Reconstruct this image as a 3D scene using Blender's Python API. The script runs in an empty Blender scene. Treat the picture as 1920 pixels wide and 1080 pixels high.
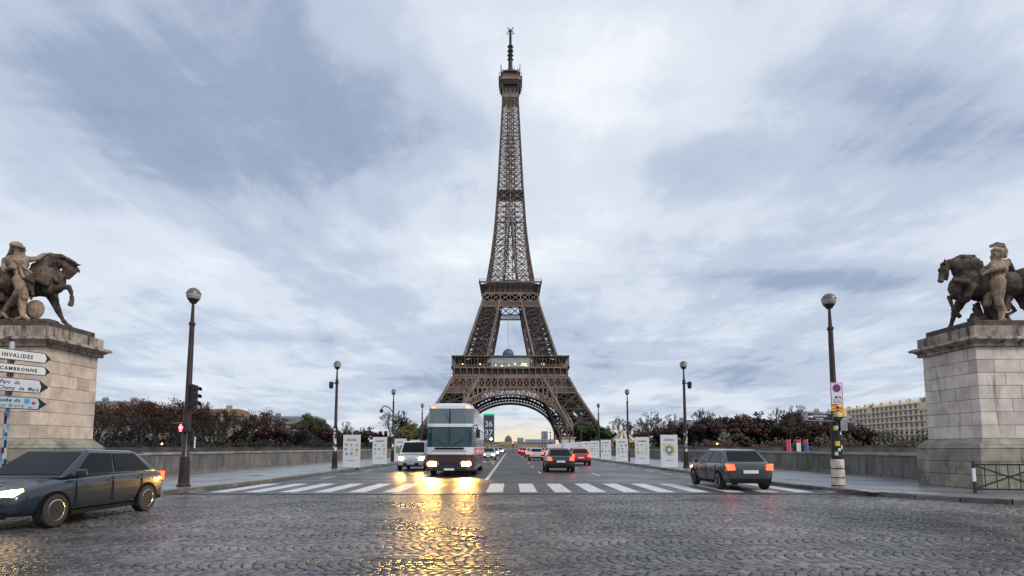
import bpy, math, random
from math import radians as R, sin, cos, pi, tan, sqrt, exp
from mathutils import Vector, Matrix
import numpy as np

# ------------------------------------------------------------------ camera, world, sun, exposure
F = 1050.0; TILT = R(5.2); EYE = 1.5; HX, HY = 957.0, 839.0      # pixels of the 1920 wide photograph
Y0 = HY - F * tan(TILT)
sc = bpy.context.scene
cam = bpy.data.cameras.new('camera'); camo = bpy.data.objects.new('camera', cam); sc.collection.objects.link(camo)
camo.location = (0, 0, EYE); camo.rotation_euler = (R(90) + TILT, 0, 0)
cam.sensor_width = 36; cam.lens = 36 * F / 1920
cam.shift_y = (Y0 - 540) / 1920; cam.shift_x = 3 / 1920
cam.clip_start = 0.1; cam.clip_end = 9000
sc.camera = camo
sc.view_settings.view_transform = 'Standard'; sc.view_settings.look = 'None'
sc.view_settings.exposure = 0.32; sc.view_settings.gamma = 1
sc.cycles.use_denoising = True
sc.cycles.max_bounces = 6; sc.cycles.transparent_max_bounces = 8
sc.cycles.sample_clamp_indirect = 4; sc.cycles.sample_clamp_direct = 30

SUNV = Vector((0.72, -0.55, 0.62)).normalized()
w = bpy.data.worlds.new('World'); sc.world = w; w.use_nodes = True
nt = w.node_tree; N = nt.nodes; L = nt.links; N.clear()
def nd(tree, t, **k):
    n = tree.nodes.new(t)
    for a, b in k.items(): setattr(n, a, b)
    return n
def M(tree, op, a, b=None, c=None, clamp=False):
    n = tree.nodes.new('ShaderNodeMath'); n.operation = op; n.use_clamp = clamp
    for i, v in enumerate((a, b, c)):
        if v is None: continue
        if isinstance(v, (int, float)): n.inputs[i].default_value = v
        else: tree.links.new(v, n.inputs[i])
    return n.outputs[0]
def ramp(tree, fac, stops, interp='LINEAR'):
    n = tree.nodes.new('ShaderNodeValToRGB'); e = n.color_ramp.elements; n.color_ramp.interpolation = interp
    while len(e) > 1: e.remove(e[-1])
    e[0].position = stops[0][0]; e[0].color = (*stops[0][1], 1)
    for p, c in stops[1:]:
        x = e.new(p); x.color = (*c, 1)
    tree.links.new(fac, n.inputs[0]); return n.outputs[0]
tc = nd(nt, 'ShaderNodeTexCoord'); sp = nd(nt, 'ShaderNodeSeparateXYZ'); L.new(tc.outputs['Generated'], sp.inputs[0])
X_, Y_, Z_ = sp.outputs
zz = M(nt, 'ADD', M(nt, 'MAXIMUM', Z_, 0.0), 0.10)
PX = M(nt, 'DIVIDE', X_, zz); PY = M(nt, 'DIVIDE', Y_, zz)
def noise(sx, sy, off, scale, detail, rough=0.55, dist=0.0):
    cb = nd(nt, 'ShaderNodeCombineXYZ')
    L.new(M(nt, 'MULTIPLY_ADD', PX, sx, off), cb.inputs[0]); L.new(M(nt, 'MULTIPLY_ADD', PY, sy, off * 1.7), cb.inputs[1]); cb.inputs[2].default_value = off
    n = nd(nt, 'ShaderNodeTexNoise'); n.inputs['Scale'].default_value = scale; n.inputs['Detail'].default_value = detail
    n.inputs['Roughness'].default_value = rough; n.inputs['Distortion'].default_value = dist
    L.new(cb.outputs[0], n.inputs['Vector']); return n.outputs['Fac']
def blob(cx, cy, sx, sy, amp, shear=0.0):
    dx = M(nt, 'SUBTRACT', PX, cx); dy = M(nt, 'SUBTRACT', PY, cy)
    dx = M(nt, 'SUBTRACT', dx, M(nt, 'MULTIPLY', dy, shear))
    q = M(nt, 'ADD', M(nt, 'POWER', M(nt, 'ABSOLUTE', M(nt, 'DIVIDE', dx, sx)), 2.0), M(nt, 'POWER', M(nt, 'ABSOLUTE', M(nt, 'DIVIDE', dy, sy)), 2.0))
    return M(nt, 'MULTIPLY', M(nt, 'EXPONENT', M(nt, 'MULTIPLY', q, -1.0)), amp)
n1 = noise(1.0, .62, 3.1, 1.0, 4, .48, .5)
n2 = noise(1.5, .50, 11.3, 1.8, 8, .62, .5)
n3 = noise(.8, 1.25, 7.7, 1.6, 8, .60, .6)
n4 = noise(2.2, 1.1, 5.1, 2.6, 8, .65, .8)
v = M(nt, 'ADD', M(nt, 'MULTIPLY_ADD', n1, 0.42, M(nt, 'MULTIPLY', n2, 0.26)), M(nt, 'MULTIPLY', n3, 0.30))
v = M(nt, 'ADD', v, M(nt, 'MULTIPLY_ADD', n4, .13, .030))
for b in ((-.72, 1.18, .52, .26, -.11), (-.62, 1.50, .46, .26, -.12), (-1.02, 1.28, .30, .22, -.07), (-1.45, 1.85, .35, .25, .05), (.90, 1.22, .34, .13, -.13, .4), (1.05, 1.42, .34, .14, -.10, .4), (.50, 1.50, .30, .14, -.06),
          (.20, 1.14, .40, .20, .11), (.25, 1.35, .25, .2, .04), (1.4, 2.35, .8, .16, -.09), (.9, 1.85, .6, .15, .04), (-1.6, 2.3, .5, .3, .06), (-.3, 2.1, .5, .3, .04), (-1.1, 3.4, .9, .35, -.08), (-.6, 4.6, .6, .4, -.10), (1.6, 4.2, 1.0, .5, -.06)):
    v = M(nt, 'ADD', v, blob(*b))
cloud = ramp(nt, v, [(.30, (.20, .265, .395)), (.42, (.315, .385, .53)), (.53, (.50, .57, .695)), (.64, (.68, .74, .83)), (.79, (.90, .93, .975))], 'EASE')
# low warm light on the horizon beyond the tower
hz = M(nt, 'MULTIPLY', M(nt, 'EXPONENT', M(nt, 'MULTIPLY', M(nt, 'POWER', M(nt, 'MULTIPLY', M(nt, 'SUBTRACT', Z_, .012), 36.0), 2.0), -1.0)),
       M(nt, 'EXPONENT', M(nt, 'MULTIPLY', M(nt, 'POWER', M(nt, 'MULTIPLY', X_, 5.0), 2.0), -1.0)))
mh = nd(nt, 'ShaderNodeMix', data_type='RGBA'); L.new(M(nt, 'MULTIPLY', hz, .75), mh.inputs[0]); L.new(cloud, mh.inputs[6]); mh.inputs[7].default_value = (1.0, .84, .55, 1)
sky = nd(nt, 'ShaderNodeTexSky', sky_type='NISHITA', sun_disc=False)
sky.sun_elevation = math.asin(SUNV.z); sky.sun_rotation = math.atan2(SUNV.x, SUNV.y)
vm = nd(nt, 'ShaderNodeVectorMath', operation='SCALE'); L.new(mh.outputs[2], vm.inputs[0]); vm.inputs['Scale'].default_value = 8.8
mx = nd(nt, 'ShaderNodeMix', data_type='RGBA'); mx.inputs[0].default_value = .93
L.new(sky.outputs[0], mx.inputs[6]); L.new(vm.outputs[0], mx.inputs[7])
bg = nd(nt, 'ShaderNodeBackground'); bg.inputs['Strength'].default_value = 0.10; L.new(mx.outputs[2], bg.inputs['Color'])
wo_ = nd(nt, 'ShaderNodeOutputWorld'); L.new(bg.outputs[0], wo_.inputs[0])

sl = bpy.data.lights.new('sun', 'SUN'); sl.energy = 1.5; sl.angle = R(10); sl.color = (1, .93, .84)
so = bpy.data.objects.new('sun', sl); sc.collection.objects.link(so)
so.rotation_euler = SUNV.to_track_quat('Z', 'Y').to_euler()

# ------------------------------------------------------------------ helpers
def at(px, py, Y):
    v = (Y0 - py) / F; c, s = cos(TILT), sin(TILT)
    h = Y * (v * c + s) / (c - v * s)
    return Vector(((px - HX) / F * (Y * c + h * s), Y, EYE + h))
def link(o, parent=None):
    sc.collection.objects.link(o)
    if parent is not None: o.parent = parent
    return o
def tag(o, label=None, cat=None, group=None, kind=None):
    if label: o['label'] = label
    if cat: o['category'] = cat
    if group: o['group'] = group
    if kind: o['kind'] = kind
    return o
def empty(name, loc=(0, 0, 0), rz=0, label=None, cat=None, group=None):
    o = bpy.data.objects.new(name, None); o.location = loc; o.rotation_euler = (0, 0, rz); o.empty_display_size = .3
    link(o); return tag(o, label, cat, group)
def copy_tree(o, parent=None):
    c = o.copy(); sc.collection.objects.link(c); c.parent = parent
    for ch in list(o.children): copy_tree(ch, c)
    return c
ORD = ['first', 'second', 'third', 'fourth', 'fifth', 'sixth', 'seventh', 'eighth', 'ninth', 'tenth', 'eleventh', 'twelfth', 'thirteenth', 'fourteenth', 'fifteenth', 'sixteenth', 'seventeenth', 'eighteenth', 'nineteenth', 'twentieth',
       'twenty-first', 'twenty-second', 'twenty-third', 'twenty-fourth', 'twenty-fifth', 'twenty-sixth', 'twenty-seventh', 'twenty-eighth', 'twenty-ninth', 'thirtieth']

class MB:
    def __init__(s): s.v = []; s.f = []; s.smooth = False
    def add(s, vs, fs):
        n = len(s.v); s.v += [tuple(x) for x in vs]; s.f += [tuple(n + i for i in f) for f in fs]; return s
    def box(s, x0, x1, y0, y1, z0, z1):
        return s.add([(x0, y0, z0), (x1, y0, z0), (x1, y1, z0), (x0, y1, z0), (x0, y0, z1), (x1, y0, z1), (x1, y1, z1), (x0, y1, z1)],
                     [(0, 3, 2, 1), (4, 5, 6, 7), (0, 1, 5, 4), (1, 2, 6, 5), (2, 3, 7, 6), (3, 0, 4, 7)])
    def frustum(s, x0, x1, y0, y1, z0, a0, a1, b0, b1, z1):
        return s.add([(x0, y0, z0), (x1, y0, z0), (x1, y1, z0), (x0, y1, z0), (a0, b0, z1), (a1, b0, z1), (a1, b1, z1), (a0, b1, z1)],
                     [(0, 3, 2, 1), (4, 5, 6, 7), (0, 1, 5, 4), (1, 2, 6, 5), (2, 3, 7, 6), (3, 0, 4, 7)])
    def bar(s, p, q, w, h=None):
        h = h or w; p = Vector(p); q = Vector(q); d = q - p
        if d.length < 1e-6: return s
        d.normalize(); u = Vector((0, 0, 1)) if abs(d.z) < .95 else Vector((0, 1, 0))
        a = d.cross(u).normalized() * (w / 2); b = d.cross(a).normalized() * (h / 2)
        return s.add([p - a - b, p + a - b, p + a + b, p - a + b, q - a - b, q + a - b, q + a + b, q - a + b],
                     [(0, 3, 2, 1), (4, 5, 6, 7), (0, 1, 5, 4), (1, 2, 6, 5), (2, 3, 7, 6), (3, 0, 4, 7)])
    def tube(s, pts, rs, n=8, cap=True):
        pts = [Vector(p) for p in pts]
        if isinstance(rs, (int, float)): rs = [rs] * len(pts)
        base = len(s.v); ref = None
        for i, p in enumerate(pts):
            d = (pts[min(i + 1, len(pts) - 1)] - pts[max(i - 1, 0)]).normalized()
            if ref is None: ref = Vector((1, 0, 0)) if abs(d.x) < .9 else Vector((0, 1, 0))
            a = (ref - d * ref.dot(d)).normalized(); b = d.cross(a); ref = a
            for k in range(n):
                t = 2 * pi * k / n; s.v.append(tuple(p + (a * cos(t) + b * sin(t)) * rs[i]))
        for i in range(len(pts) - 1):
            for k in range(n):
                k2 = (k + 1) % n; o = base + i * n
                s.f.append((o + k, o + k2, o + n + k2, o + n + k))
        if cap:
            s.f.append(tuple(base + k for k in reversed(range(n)))); o = base + (len(pts) - 1) * n
            s.f.append(tuple(o + k for k in range(n)))
        return s
    def lathe(s, prof, n=24, c=(0, 0, 0)):
        base = len(s.v); m = len(prof)
        for r, z in prof:
            for k in range(n):
                t = 2 * pi * k / n; s.v.append((c[0] + r * cos(t), c[1] + r * sin(t), c[2] + z))
        for i in range(m - 1):
            for k in range(n):
                k2 = (k + 1) % n; o = base + i * n
                s.f.append((o + k, o + k2, o + n + k2, o + n + k))
        s.f.append(tuple(base + k for k in reversed(range(n)))); s.f.append(tuple(base + (m - 1) * n + k for k in range(n)))
        return s
    def prism(s, poly, A, B):          # poly list of 2D points; A, B functions to 3D (front, back)
        n = len(poly); a = [A(*p) for p in poly]; b = [B(*p) for p in poly]
        return s.add(a + b, [tuple(range(n)), tuple(reversed(range(n, 2 * n)))] + [(i, i + n, (i + 1) % n + n, (i + 1) % n) for i in range(n)])
    def sheet(s, poly, z):
        n = len(s.v); s.v += [(x, y, z) for x, y in poly]; s.f.append(tuple(range(n, n + len(poly)))); return s
    def mesh(s, name, mat, smooth=False):
        me = bpy.data.meshes.new(name); me.from_pydata(s.v, [], s.f); me.update()
        if mat: me.materials.append(mat)
        if smooth: me.polygons.foreach_set('use_smooth', [True] * len(me.polygons))
        return me
    def build(s, name, mat, parent=None, loc=(0, 0, 0), rz=0, smooth=False, bevel=0):
        o = bpy.data.objects.new(name, s.mesh(name, mat, smooth)); o.location = loc; o.rotation_euler = (0, 0, rz); link(o, parent)
        if bevel:
            b = o.modifiers.new('bevel', 'BEVEL'); b.width = bevel; b.segments = 2; b.limit_method = 'ANGLE'
        return o
def shade_auto(o, ang=35):
    me = o.data
    me.polygons.foreach_set('use_smooth', [True] * len(me.polygons))
    try: me.set_sharp_from_angle(angle=R(ang))
    except Exception: pass
    return o

MATS = {}
def mat(name, col, rough=.6, metal=0, var=0.0, vscale=4, bump=0, bscale=30, emit=None, es=0, spec=.5, col2=None, island=0, rvar=0, rscale=.5, trans=0, ior=1.45, coat=0, detail=6, streak=None):
    if name in MATS: return MATS[name]
    m = bpy.data.materials.new(name); m.use_nodes = True; t = m.node_tree; b = t.nodes['Principled BSDF']
    b.inputs['Base Color'].default_value = (*col, 1); b.inputs['Roughness'].default_value = rough; b.inputs['Metallic'].default_value = metal
    b.inputs['Specular IOR Level'].default_value = spec; b.inputs['Transmission Weight'].default_value = trans; b.inputs['IOR'].default_value = ior
    b.inputs['Coat Weight'].default_value = coat
    if emit: b.inputs['Emission Color'].default_value = (*emit, 1); b.inputs['Emission Strength'].default_value = es
    tcn = t.nodes.new('ShaderNodeTexCoord').outputs['Object']
    def nz(scale, det=detail, stretch=None):
        n = t.nodes.new('ShaderNodeTexNoise'); n.inputs['Scale'].default_value = scale; n.inputs['Detail'].default_value = det; n.inputs['Roughness'].default_value = .6
        if stretch:
            mp = t.nodes.new('ShaderNodeMapping'); mp.inputs['Scale'].default_value = stretch; t.links.new(tcn, mp.inputs[0]); t.links.new(mp.outputs[0], n.inputs['Vector'])
        else: t.links.new(tcn, n.inputs['Vector'])
        return n.outputs['Fac']
    out = None
    if var or col2:
        c2 = col2 or tuple(max(0, x * (1 - var)) for x in col); c1 = col if col2 else tuple(min(1, x * (1 + var)) for x in col)
        out = ramp(t, nz(vscale), [(.35, c2), (.65, c1)])
    if streak:
        sv, ssc, scol = streak
        mxn = t.nodes.new('ShaderNodeMix'); mxn.data_type = 'RGBA'
        f = ramp(t, nz(1.0, 5, ssc), [(1 - sv - .12, (0, 0, 0)), (1 - sv + .08, (1, 1, 1))])
        t.links.new(f, mxn.inputs[0])
        if out is not None: t.links.new(out, mxn.inputs[6])
        else: mxn.inputs[6].default_value = (*col, 1)
        mxn.inputs[7].default_value = (*scol, 1); out = mxn.outputs[2]
    if island:
        g = t.nodes.new('ShaderNodeNewGeometry'); f = M(t, 'MULTIPLY_ADD', g.outputs['Random Per Island'], 2 * island, 1 - island)
        vmn = t.nodes.new('ShaderNodeVectorMath'); vmn.operation = 'SCALE'
        if out is not None: t.links.new(out, vmn.inputs[0])
        else: vmn.inputs[0].default_value = col
        t.links.new(f, vmn.inputs['Scale']); out = vmn.outputs[0]
    if out is not None: t.links.new(out, b.inputs['Base Color'])
    if rvar:
        r = M(t, 'ADD', M(t, 'MULTIPLY', M(t, 'SUBTRACT', nz(rscale, 4), .5), rvar * 4), rough, clamp=True)
        r = M(t, 'MAXIMUM', r, .08)
        t.links.new(r, b.inputs['Roughness'])
    if bump:
        bn = t.nodes.new('ShaderNodeBump'); bn.inputs['Strength'].default_value = bump; bn.inputs['Distance'].default_value = .02
        t.links.new(nz(bscale, 5), bn.inputs['Height']); t.links.new(bn.outputs[0], b.inputs['Normal'])
    MATS[name] = m; return m
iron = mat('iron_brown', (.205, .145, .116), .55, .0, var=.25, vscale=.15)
iron_i = mat('iron_lattice_shaded', (.062, .046, .041), .6, var=.25, vscale=.2)  # same brown iron, darkened to hold the shade inside the legs
iron_d = mat('iron_brown_shaded', (.036, .027, .025), .6, var=.2, vscale=.2)  # iron again, shade of soffits and core painted in; antenna shares it
black = mat('black_paint', (.018, .017, .018), .35, var=.3, vscale=3)
lampiron = mat('lamp_post_paint', (.035, .020, .020), .32, var=.35, vscale=2.5)
grey_m = mat('grey_metal', (.30, .31, .33), .35, .7, var=.2)
white_p = mat('white_paint', (.78, .79, .80), .35, var=.06)
chrome = mat('chrome', (.6, .6, .6), .15, 1)
rubber = mat('rubber', (.02, .02, .02), .7)
glass_d = mat('dark_glass', (.006, .008, .009), .03, spec=.22)
red_l = mat('tail_light_lit', (.8, .02, .01), .3, emit=(1, .03, .01), es=9)
red_s = mat('red_signal_lit', (.8, .02, .01), .3, emit=(1, .05, .06), es=12)
head_l = mat('headlight_lit', (1, .9, .6), .2, emit=(1, .62, .16), es=38)
head_w = mat('headlight_lit_pale', (1, .95, .8), .2, emit=(1, .88, .50), es=22)
amber = mat('amber_lens', (.9, .35, .02), .3, emit=(1, .4, .05), es=2)

class UN:                              # a union of tapered capsules, remeshed to one smooth surface
    def __init__(s): s.m = MB()
    def cap(s, p, q, r1, r2, n=14, flat=1.0):
        p = Vector(p); q = Vector(q); d = q - p; l = d.length
        if l < 1e-5: d = Vector((0, 0, 1)); q = p + d * 1e-3; l = 1e-3
        d.normalize(); u = Vector((0, 0, 1)) if abs(d.z) < .9 else Vector((1, 0, 0))
        a = d.cross(u).normalized(); b = d.cross(a); pts = []
        for t in (-80, -50, -20): pts.append((p + d * (sin(R(t)) * r1), cos(R(t)) * r1))
        for t in (20, 50, 80): pts.append((q + d * (sin(R(t)) * r2), cos(R(t)) * r2))
        base = len(s.m.v)
        for c, r in pts:
            for k in range(n):
                t = 2 * pi * k / n; o = a * cos(t) * r + b * sin(t) * r
                o.y *= flat; s.m.v.append(tuple(c + o))
        for i in range(5):
            for k in range(n):
                k2 = (k + 1) % n; o = base + i * n; s.m.f.append((o + k, o + k2, o + n + k2, o + n + k))
        s.m.f.append(tuple(base + k for k in reversed(range(n)))); s.m.f.append(tuple(base + 5 * n + k for k in range(n)))
    def ell(s, c, r, rot=0, n=16):
        base = len(s.m.v); K = 9
        for i in range(K):
            ph = -pi / 2 + pi * (i + .5) / K
            for k in range(n):
                t = 2 * pi * k / n; x, y, z = r[0] * cos(ph) * cos(t), r[1] * cos(ph) * sin(t), r[2] * sin(ph)
                s.m.v.append((c[0] + x * cos(rot) + z * sin(rot), c[1] + y, c[2] - x * sin(rot) + z * cos(rot)))
        for i in range(K - 1):
            for k in range(n):
                k2 = (k + 1) % n; o = base + i * n; s.m.f.append((o + k, o + k2, o + n + k2, o + n + k))
        s.m.f.append(tuple(base + k for k in reversed(range(n)))); s.m.f.append(tuple(base + (K - 1) * n + k for k in range(n)))
    def build(s, name, material, parent, voxel=.03, smooth=4, loc=(0, 0, 0), disp=0):
        me = s.m.mesh(name, None); o = bpy.data.objects.new(name, me); link(o)
        r = o.modifiers.new('r', 'REMESH'); r.mode = 'VOXEL'; r.voxel_size = voxel; r.use_smooth_shade = True
        sm = o.modifiers.new('s', 'SMOOTH'); sm.iterations = smooth; sm.factor = .6
        if disp:
            tx = bpy.data.textures.new('fold', 'CLOUDS'); tx.noise_scale = .22; tx.noise_depth = 2
            dm = o.modifiers.new('d', 'DISPLACE'); dm.texture = tx; dm.strength = disp; dm.mid_level = .5
        dg = bpy.context.evaluated_depsgraph_get(); ev = o.evaluated_get(dg)
        nm = bpy.data.meshes.new_from_object(ev); o.modifiers.clear(); o.data = nm; bpy.data.meshes.remove(me)
        nm.name = name; nm.materials.clear(); nm.materials.append(material)
        nm.polygons.foreach_set('use_smooth', [True] * len(nm.polygons))
        o.parent = parent; o.location = loc; return o

def text_mesh(s, size, extrude=.004, align='LEFT', shear=0.0, spacing=1.0, bold=0.0):
    c = bpy.data.curves.new('lettering', 'FONT'); c.body = s; c.size = size; c.extrude = extrude; c.align_x = align; c.shear = shear
    c.space_character = spacing; c.offset = bold; c.resolution_u = 3
    o = bpy.data.objects.new('lettering', c); link(o)
    dg = bpy.context.evaluated_depsgraph_get(); me = bpy.data.meshes.new_from_object(o.evaluated_get(dg))
    if max(abs(v_.co.y) for v_ in me.vertices) > 3 * size:          # a glyph that the outline offset broke
        c.offset = 0; bpy.context.view_layer.update(); dg = bpy.context.evaluated_depsgraph_get(); me = bpy.data.meshes.new_from_object(o.evaluated_get(dg))
    bpy.data.objects.remove(o); bpy.data.curves.remove(c); return me
def text(s, size, material, parent, loc, rot=(R(90), 0, 0), **k):
    me = text_mesh(s, size, **k); me.materials.clear(); me.materials.append(material); me.name = 'lettering'
    o = bpy.data.objects.new('lettering', me); o.location = loc; o.rotation_euler = rot; link(o, parent); return o
# ------------------------------------------------------------------ ground, river, bridge, road
def struct(o): o['kind'] = 'structure'; return o
ground_m = mat('ground_dirt', (.085, .078, .070), .7, var=.3, vscale=.05, bump=.3, bscale=2)
g = MB()
prof = [(-300, -.06), (27.5, -.06), (27.6, -7), (166.4, -7), (166.5, -.04), (420, -.04), (5000, -.04)]
for (ya, za), (yb, zb) in zip(prof, prof[1:]):
    g.add([(-4000, ya, za), (4000, ya, za), (4000, yb, zb), (-4000, yb, zb)], [(0, 1, 2, 3)])
struct(g.build('ground', ground_m))
water_m = mat('river_water', (.02, .035, .035), .12, bump=.5, bscale=1.2)
struct(MB().sheet([(-3000, 27.6), (3000, 27.6), (3000, 166.4), (-3000, 166.4)], -4.5).build('river_water', water_m))
deckstone = mat('bridge_stone', (.20, .19, .175), .7, var=.3, vscale=.8, bump=.3, bscale=8)
struct(MB().box(-18.4, 18.4, 27.4, 166.6, -1.6, -.07).build('bridge_deck', deckstone))
asphalt = mat('wet_asphalt', (.040, .041, .046), .40, var=.35, vscale=.35, bump=.35, bscale=55, rvar=.16, rscale=.25, spec=.5)
struct(MB().sheet([(-13.5, 18.6), (13.5, 18.6), (12.5, 24), (10.35, 27), (10.35, 238), (-10.35, 238), (-10.35, 27), (-12.5, 24)], 0).build('road', asphalt))
struct(MB().sheet([(-600, 176), (-10.36, 176), (-10.36, 196), (-600, 196)], -.02).add([(10.36, 176, -.02), (600, 176, -.02), (600, 196, -.02), (10.36, 196, -.02)], [(0, 1, 2, 3)]).build('quay_road', asphalt))
struct(MB().sheet([(-9, 238.01), (9, 238.01), (16, 1150), (-16, 1150)], -.01).build('avenue', mat('avenue_gravel', (.16, .145, .13), .7, var=.2, vscale=.1)))
# markings
paint = mat('road_paint', (.62, .61, .60), .45, var=.12, vscale=6, streak=(.36, (9, 5, 7), (.22, .21, .21)))
mk = MB()
for k in range(-9, 11):
    cx = -.54 + 1.16 * k
    mk.sheet([(cx - .29, 19.0), (cx + .29, 19.0), (cx + .29, 23.5), (cx - .29, 23.5)], .004)
struct(mk.build('crossing_markings', paint))
mk = MB().sheet([(-1.2, 26.2), (-1.02, 26.2), (-1.02, 150), (-1.2, 150)], .004)
mk.sheet([(-10.2, 25.8), (10.2, 25.8), (10.2, 25.88), (-10.2, 25.88)], .004)
def dashes(x, y0, y1, l, gap, wd):
    y = y0
    while y < y1:
        mk.sheet([(x - wd / 2, y), (x + wd / 2, y), (x + wd / 2, min(y + l, y1)), (x - wd / 2, min(y + l, y1))], .004); y += l + gap
dashes(1.75, 33, 160, 3, 7, .12); dashes(4.75, 30, 160, 3, 7, .12); dashes(-4.6, 30, 160, 3, 7, .12)
dashes(8.9, 27, 160, 2.4, 1.6, .12); dashes(-9.05, 27, 160, 2.4, 1.6, .12)
struct(mk.build('lane_markings', paint))
# cobbles
rng = np.random.default_rng(4)
cob_m = mat('wet_cobble', (.10, .093, .092), .32, var=.85, vscale=.30, bump=.3, bscale=45, island=.50, rvar=.16, rscale=.30, spec=.6)
joint_m = mat('joint_sand', (.030, .027, .025), .6)
struct(MB().sheet([(-40, -12), (40, -12), (40, 18.62), (-40, 18.62)], -.017).build('cobble_bed', joint_m))
W = 1.22; S = .14; ns = 10
cs = []
for b in range(13):
    yb = 2.2 + b * W
    for j in range(int(62 / S)):
        for k in range(ns):
            u = (k + .5) / ns; cs.append((b, yb, -31 + j * S, u))
cs = np.array(cs); u = cs[:, 3]; A = .64
xx = cs[:, 2] - A * np.sqrt(np.clip(1 - (2 * u - 1) ** 2 * .78, 0, 1)) + rng.normal(0, .006, len(u)) + .07 * np.sin(cs[:, 1] * 1.3 + cs[:, 2] * .3)
yy = cs[:, 1] + u * W + rng.normal(0, .005, len(u)) + .05 * np.sin(cs[:, 2] * .37)
dxdu = A * (2 * u - 1) * 2 * .78 / np.sqrt(np.clip(1 - (2 * u - 1) ** 2 * .78, .2, 1))
ang = np.arctan2(W, dxdu) - np.pi / 2          # tangent direction away from +Y
keep = (yy < 18.55) & (np.abs(xx) < 1.15 * yy + 4.5) & (yy > 2.2)
xx, yy, ang, dxdu = xx[keep], yy[keep], ang[keep], dxdu[keep]; n = len(xx)
la = (np.sqrt(W * W + dxdu ** 2) / ns) * .5 - .004      # half length along the arc
lb = (S * W / np.sqrt(W * W + dxdu ** 2)) * .5 - .0065
la = la * rng.uniform(.94, 1.0, n); lb = np.maximum(lb * rng.uniform(.93, 1.0, n), .018)
ta, tb = rng.normal(0, .016, n), rng.normal(0, .016, n); zt = rng.normal(-.004, .003, n)
tx, ty = -np.sin(ang) * -1, np.cos(ang); tx = -np.sin(ang); bx, by = np.cos(ang), np.sin(ang)
V = np.zeros((n, 12, 3))
for ring, (sc_, zo) in enumerate(((1.0, -.04), (.985, -.008), (.90, 0.0))):
    for c, (sa, sb) in enumerate(((-1, -1), (1, -1), (1, 1), (-1, 1))):
        a_, b_ = sa * la * sc_, sb * lb * (sc_ if ring < 2 else .86)
        V[:, ring * 4 + c, 0] = xx + tx * a_ + bx * b_; V[:, ring * 4 + c, 1] = yy + ty * a_ + by * b_
        V[:, ring * 4 + c, 2] = zt + zo + (0 if ring == 0 else 1) * (a_ * ta + b_ * tb)
q = []
for r in range(2):
    for c in range(4): q.append((r * 4 + c, r * 4 + (c + 1) % 4, r * 4 + 4 + (c + 1) % 4, r * 4 + 4 + c))
q.append((8, 9, 10, 11)); q = np.array(q)
FQ = (q[None] + 12 * np.arange(n)[:, None, None]).reshape(-1, 4)
# orientation: make faces point up whatever the handedness of the local frame
me = bpy.data.meshes.new('cobblestones'); me.vertices.add(n * 12); me.vertices.foreach_set('co', V.reshape(-1).astype(np.float32))
me.loops.add(len(FQ) * 4); me.loops.foreach_set('vertex_index', FQ.reshape(-1).astype(np.int32)); me.polygons.add(len(FQ))
me.polygons.foreach_set('loop_start', np.arange(0, len(FQ) * 4, 4, dtype=np.int32)); me.polygons.foreach_set('loop_total', np.full(len(FQ), 4, dtype=np.int32))
me.update(calc_edges=True); me.validate(); me.materials.append(cob_m)
if me.polygons[8].normal.z < 0: me.flip_normals()
cobs = bpy.data.objects.new('cobblestones', me); link(cobs); cobs['kind'] = 'structure'
struct(MB().box(-26, 26, 18.40, 18.62, -.04, -.001).build('road_edge', asphalt))
# pavements with kerbs
pave_m = mat('wet_pavement', (.17, .17, .178), .28, var=.3, vscale=.5, bump=.25, bscale=30, rvar=.2, rscale=.35)
kerb_m = mat('granite_kerb', (.16, .14, .125), .45, var=.35, vscale=2.5, bump=.4, bscale=25, island=.25)
PH = .13
def kerbline(s):
    pts = [(10.35, 166.4), (10.35, 27), (10.45, 23), (10.75, 20), (11.3, 17.6), (12.3, 15.6), (14, 14.1), (17, 13), (30, 11.8)]
    if s < 0: pts = [(10.35, 166.4), (10.35, 27), (10.45, 23), (10.7, 20), (11.1, 17), (11.7, 14.9), (12.6, 13.5), (15, 12.6), (30, 11.9)]
    out = []
    for i in range(len(pts) - 1):                    # soften the corner
        (xa, ya), (xb, yb) = pts[i], pts[i + 1]; m_ = max(1, int(sqrt((xa - xb) ** 2 + (ya - yb) ** 2) / 1.0))
        for t in range(m_): out.append((xa + (xb - xa) * t / m_, ya + (yb - ya) * t / m_))
    out.append(pts[-1])
    for _ in range(3): out = [out[0]] + [((out[i - 1][0] + 2 * out[i][0] + out[i + 1][0]) / 4, (out[i - 1][1] + 2 * out[i][1] + out[i + 1][1]) / 4) for i in range(1, len(out) - 1)] + [out[-1]]
    return [(s * x, y) for x, y in out]
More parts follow.
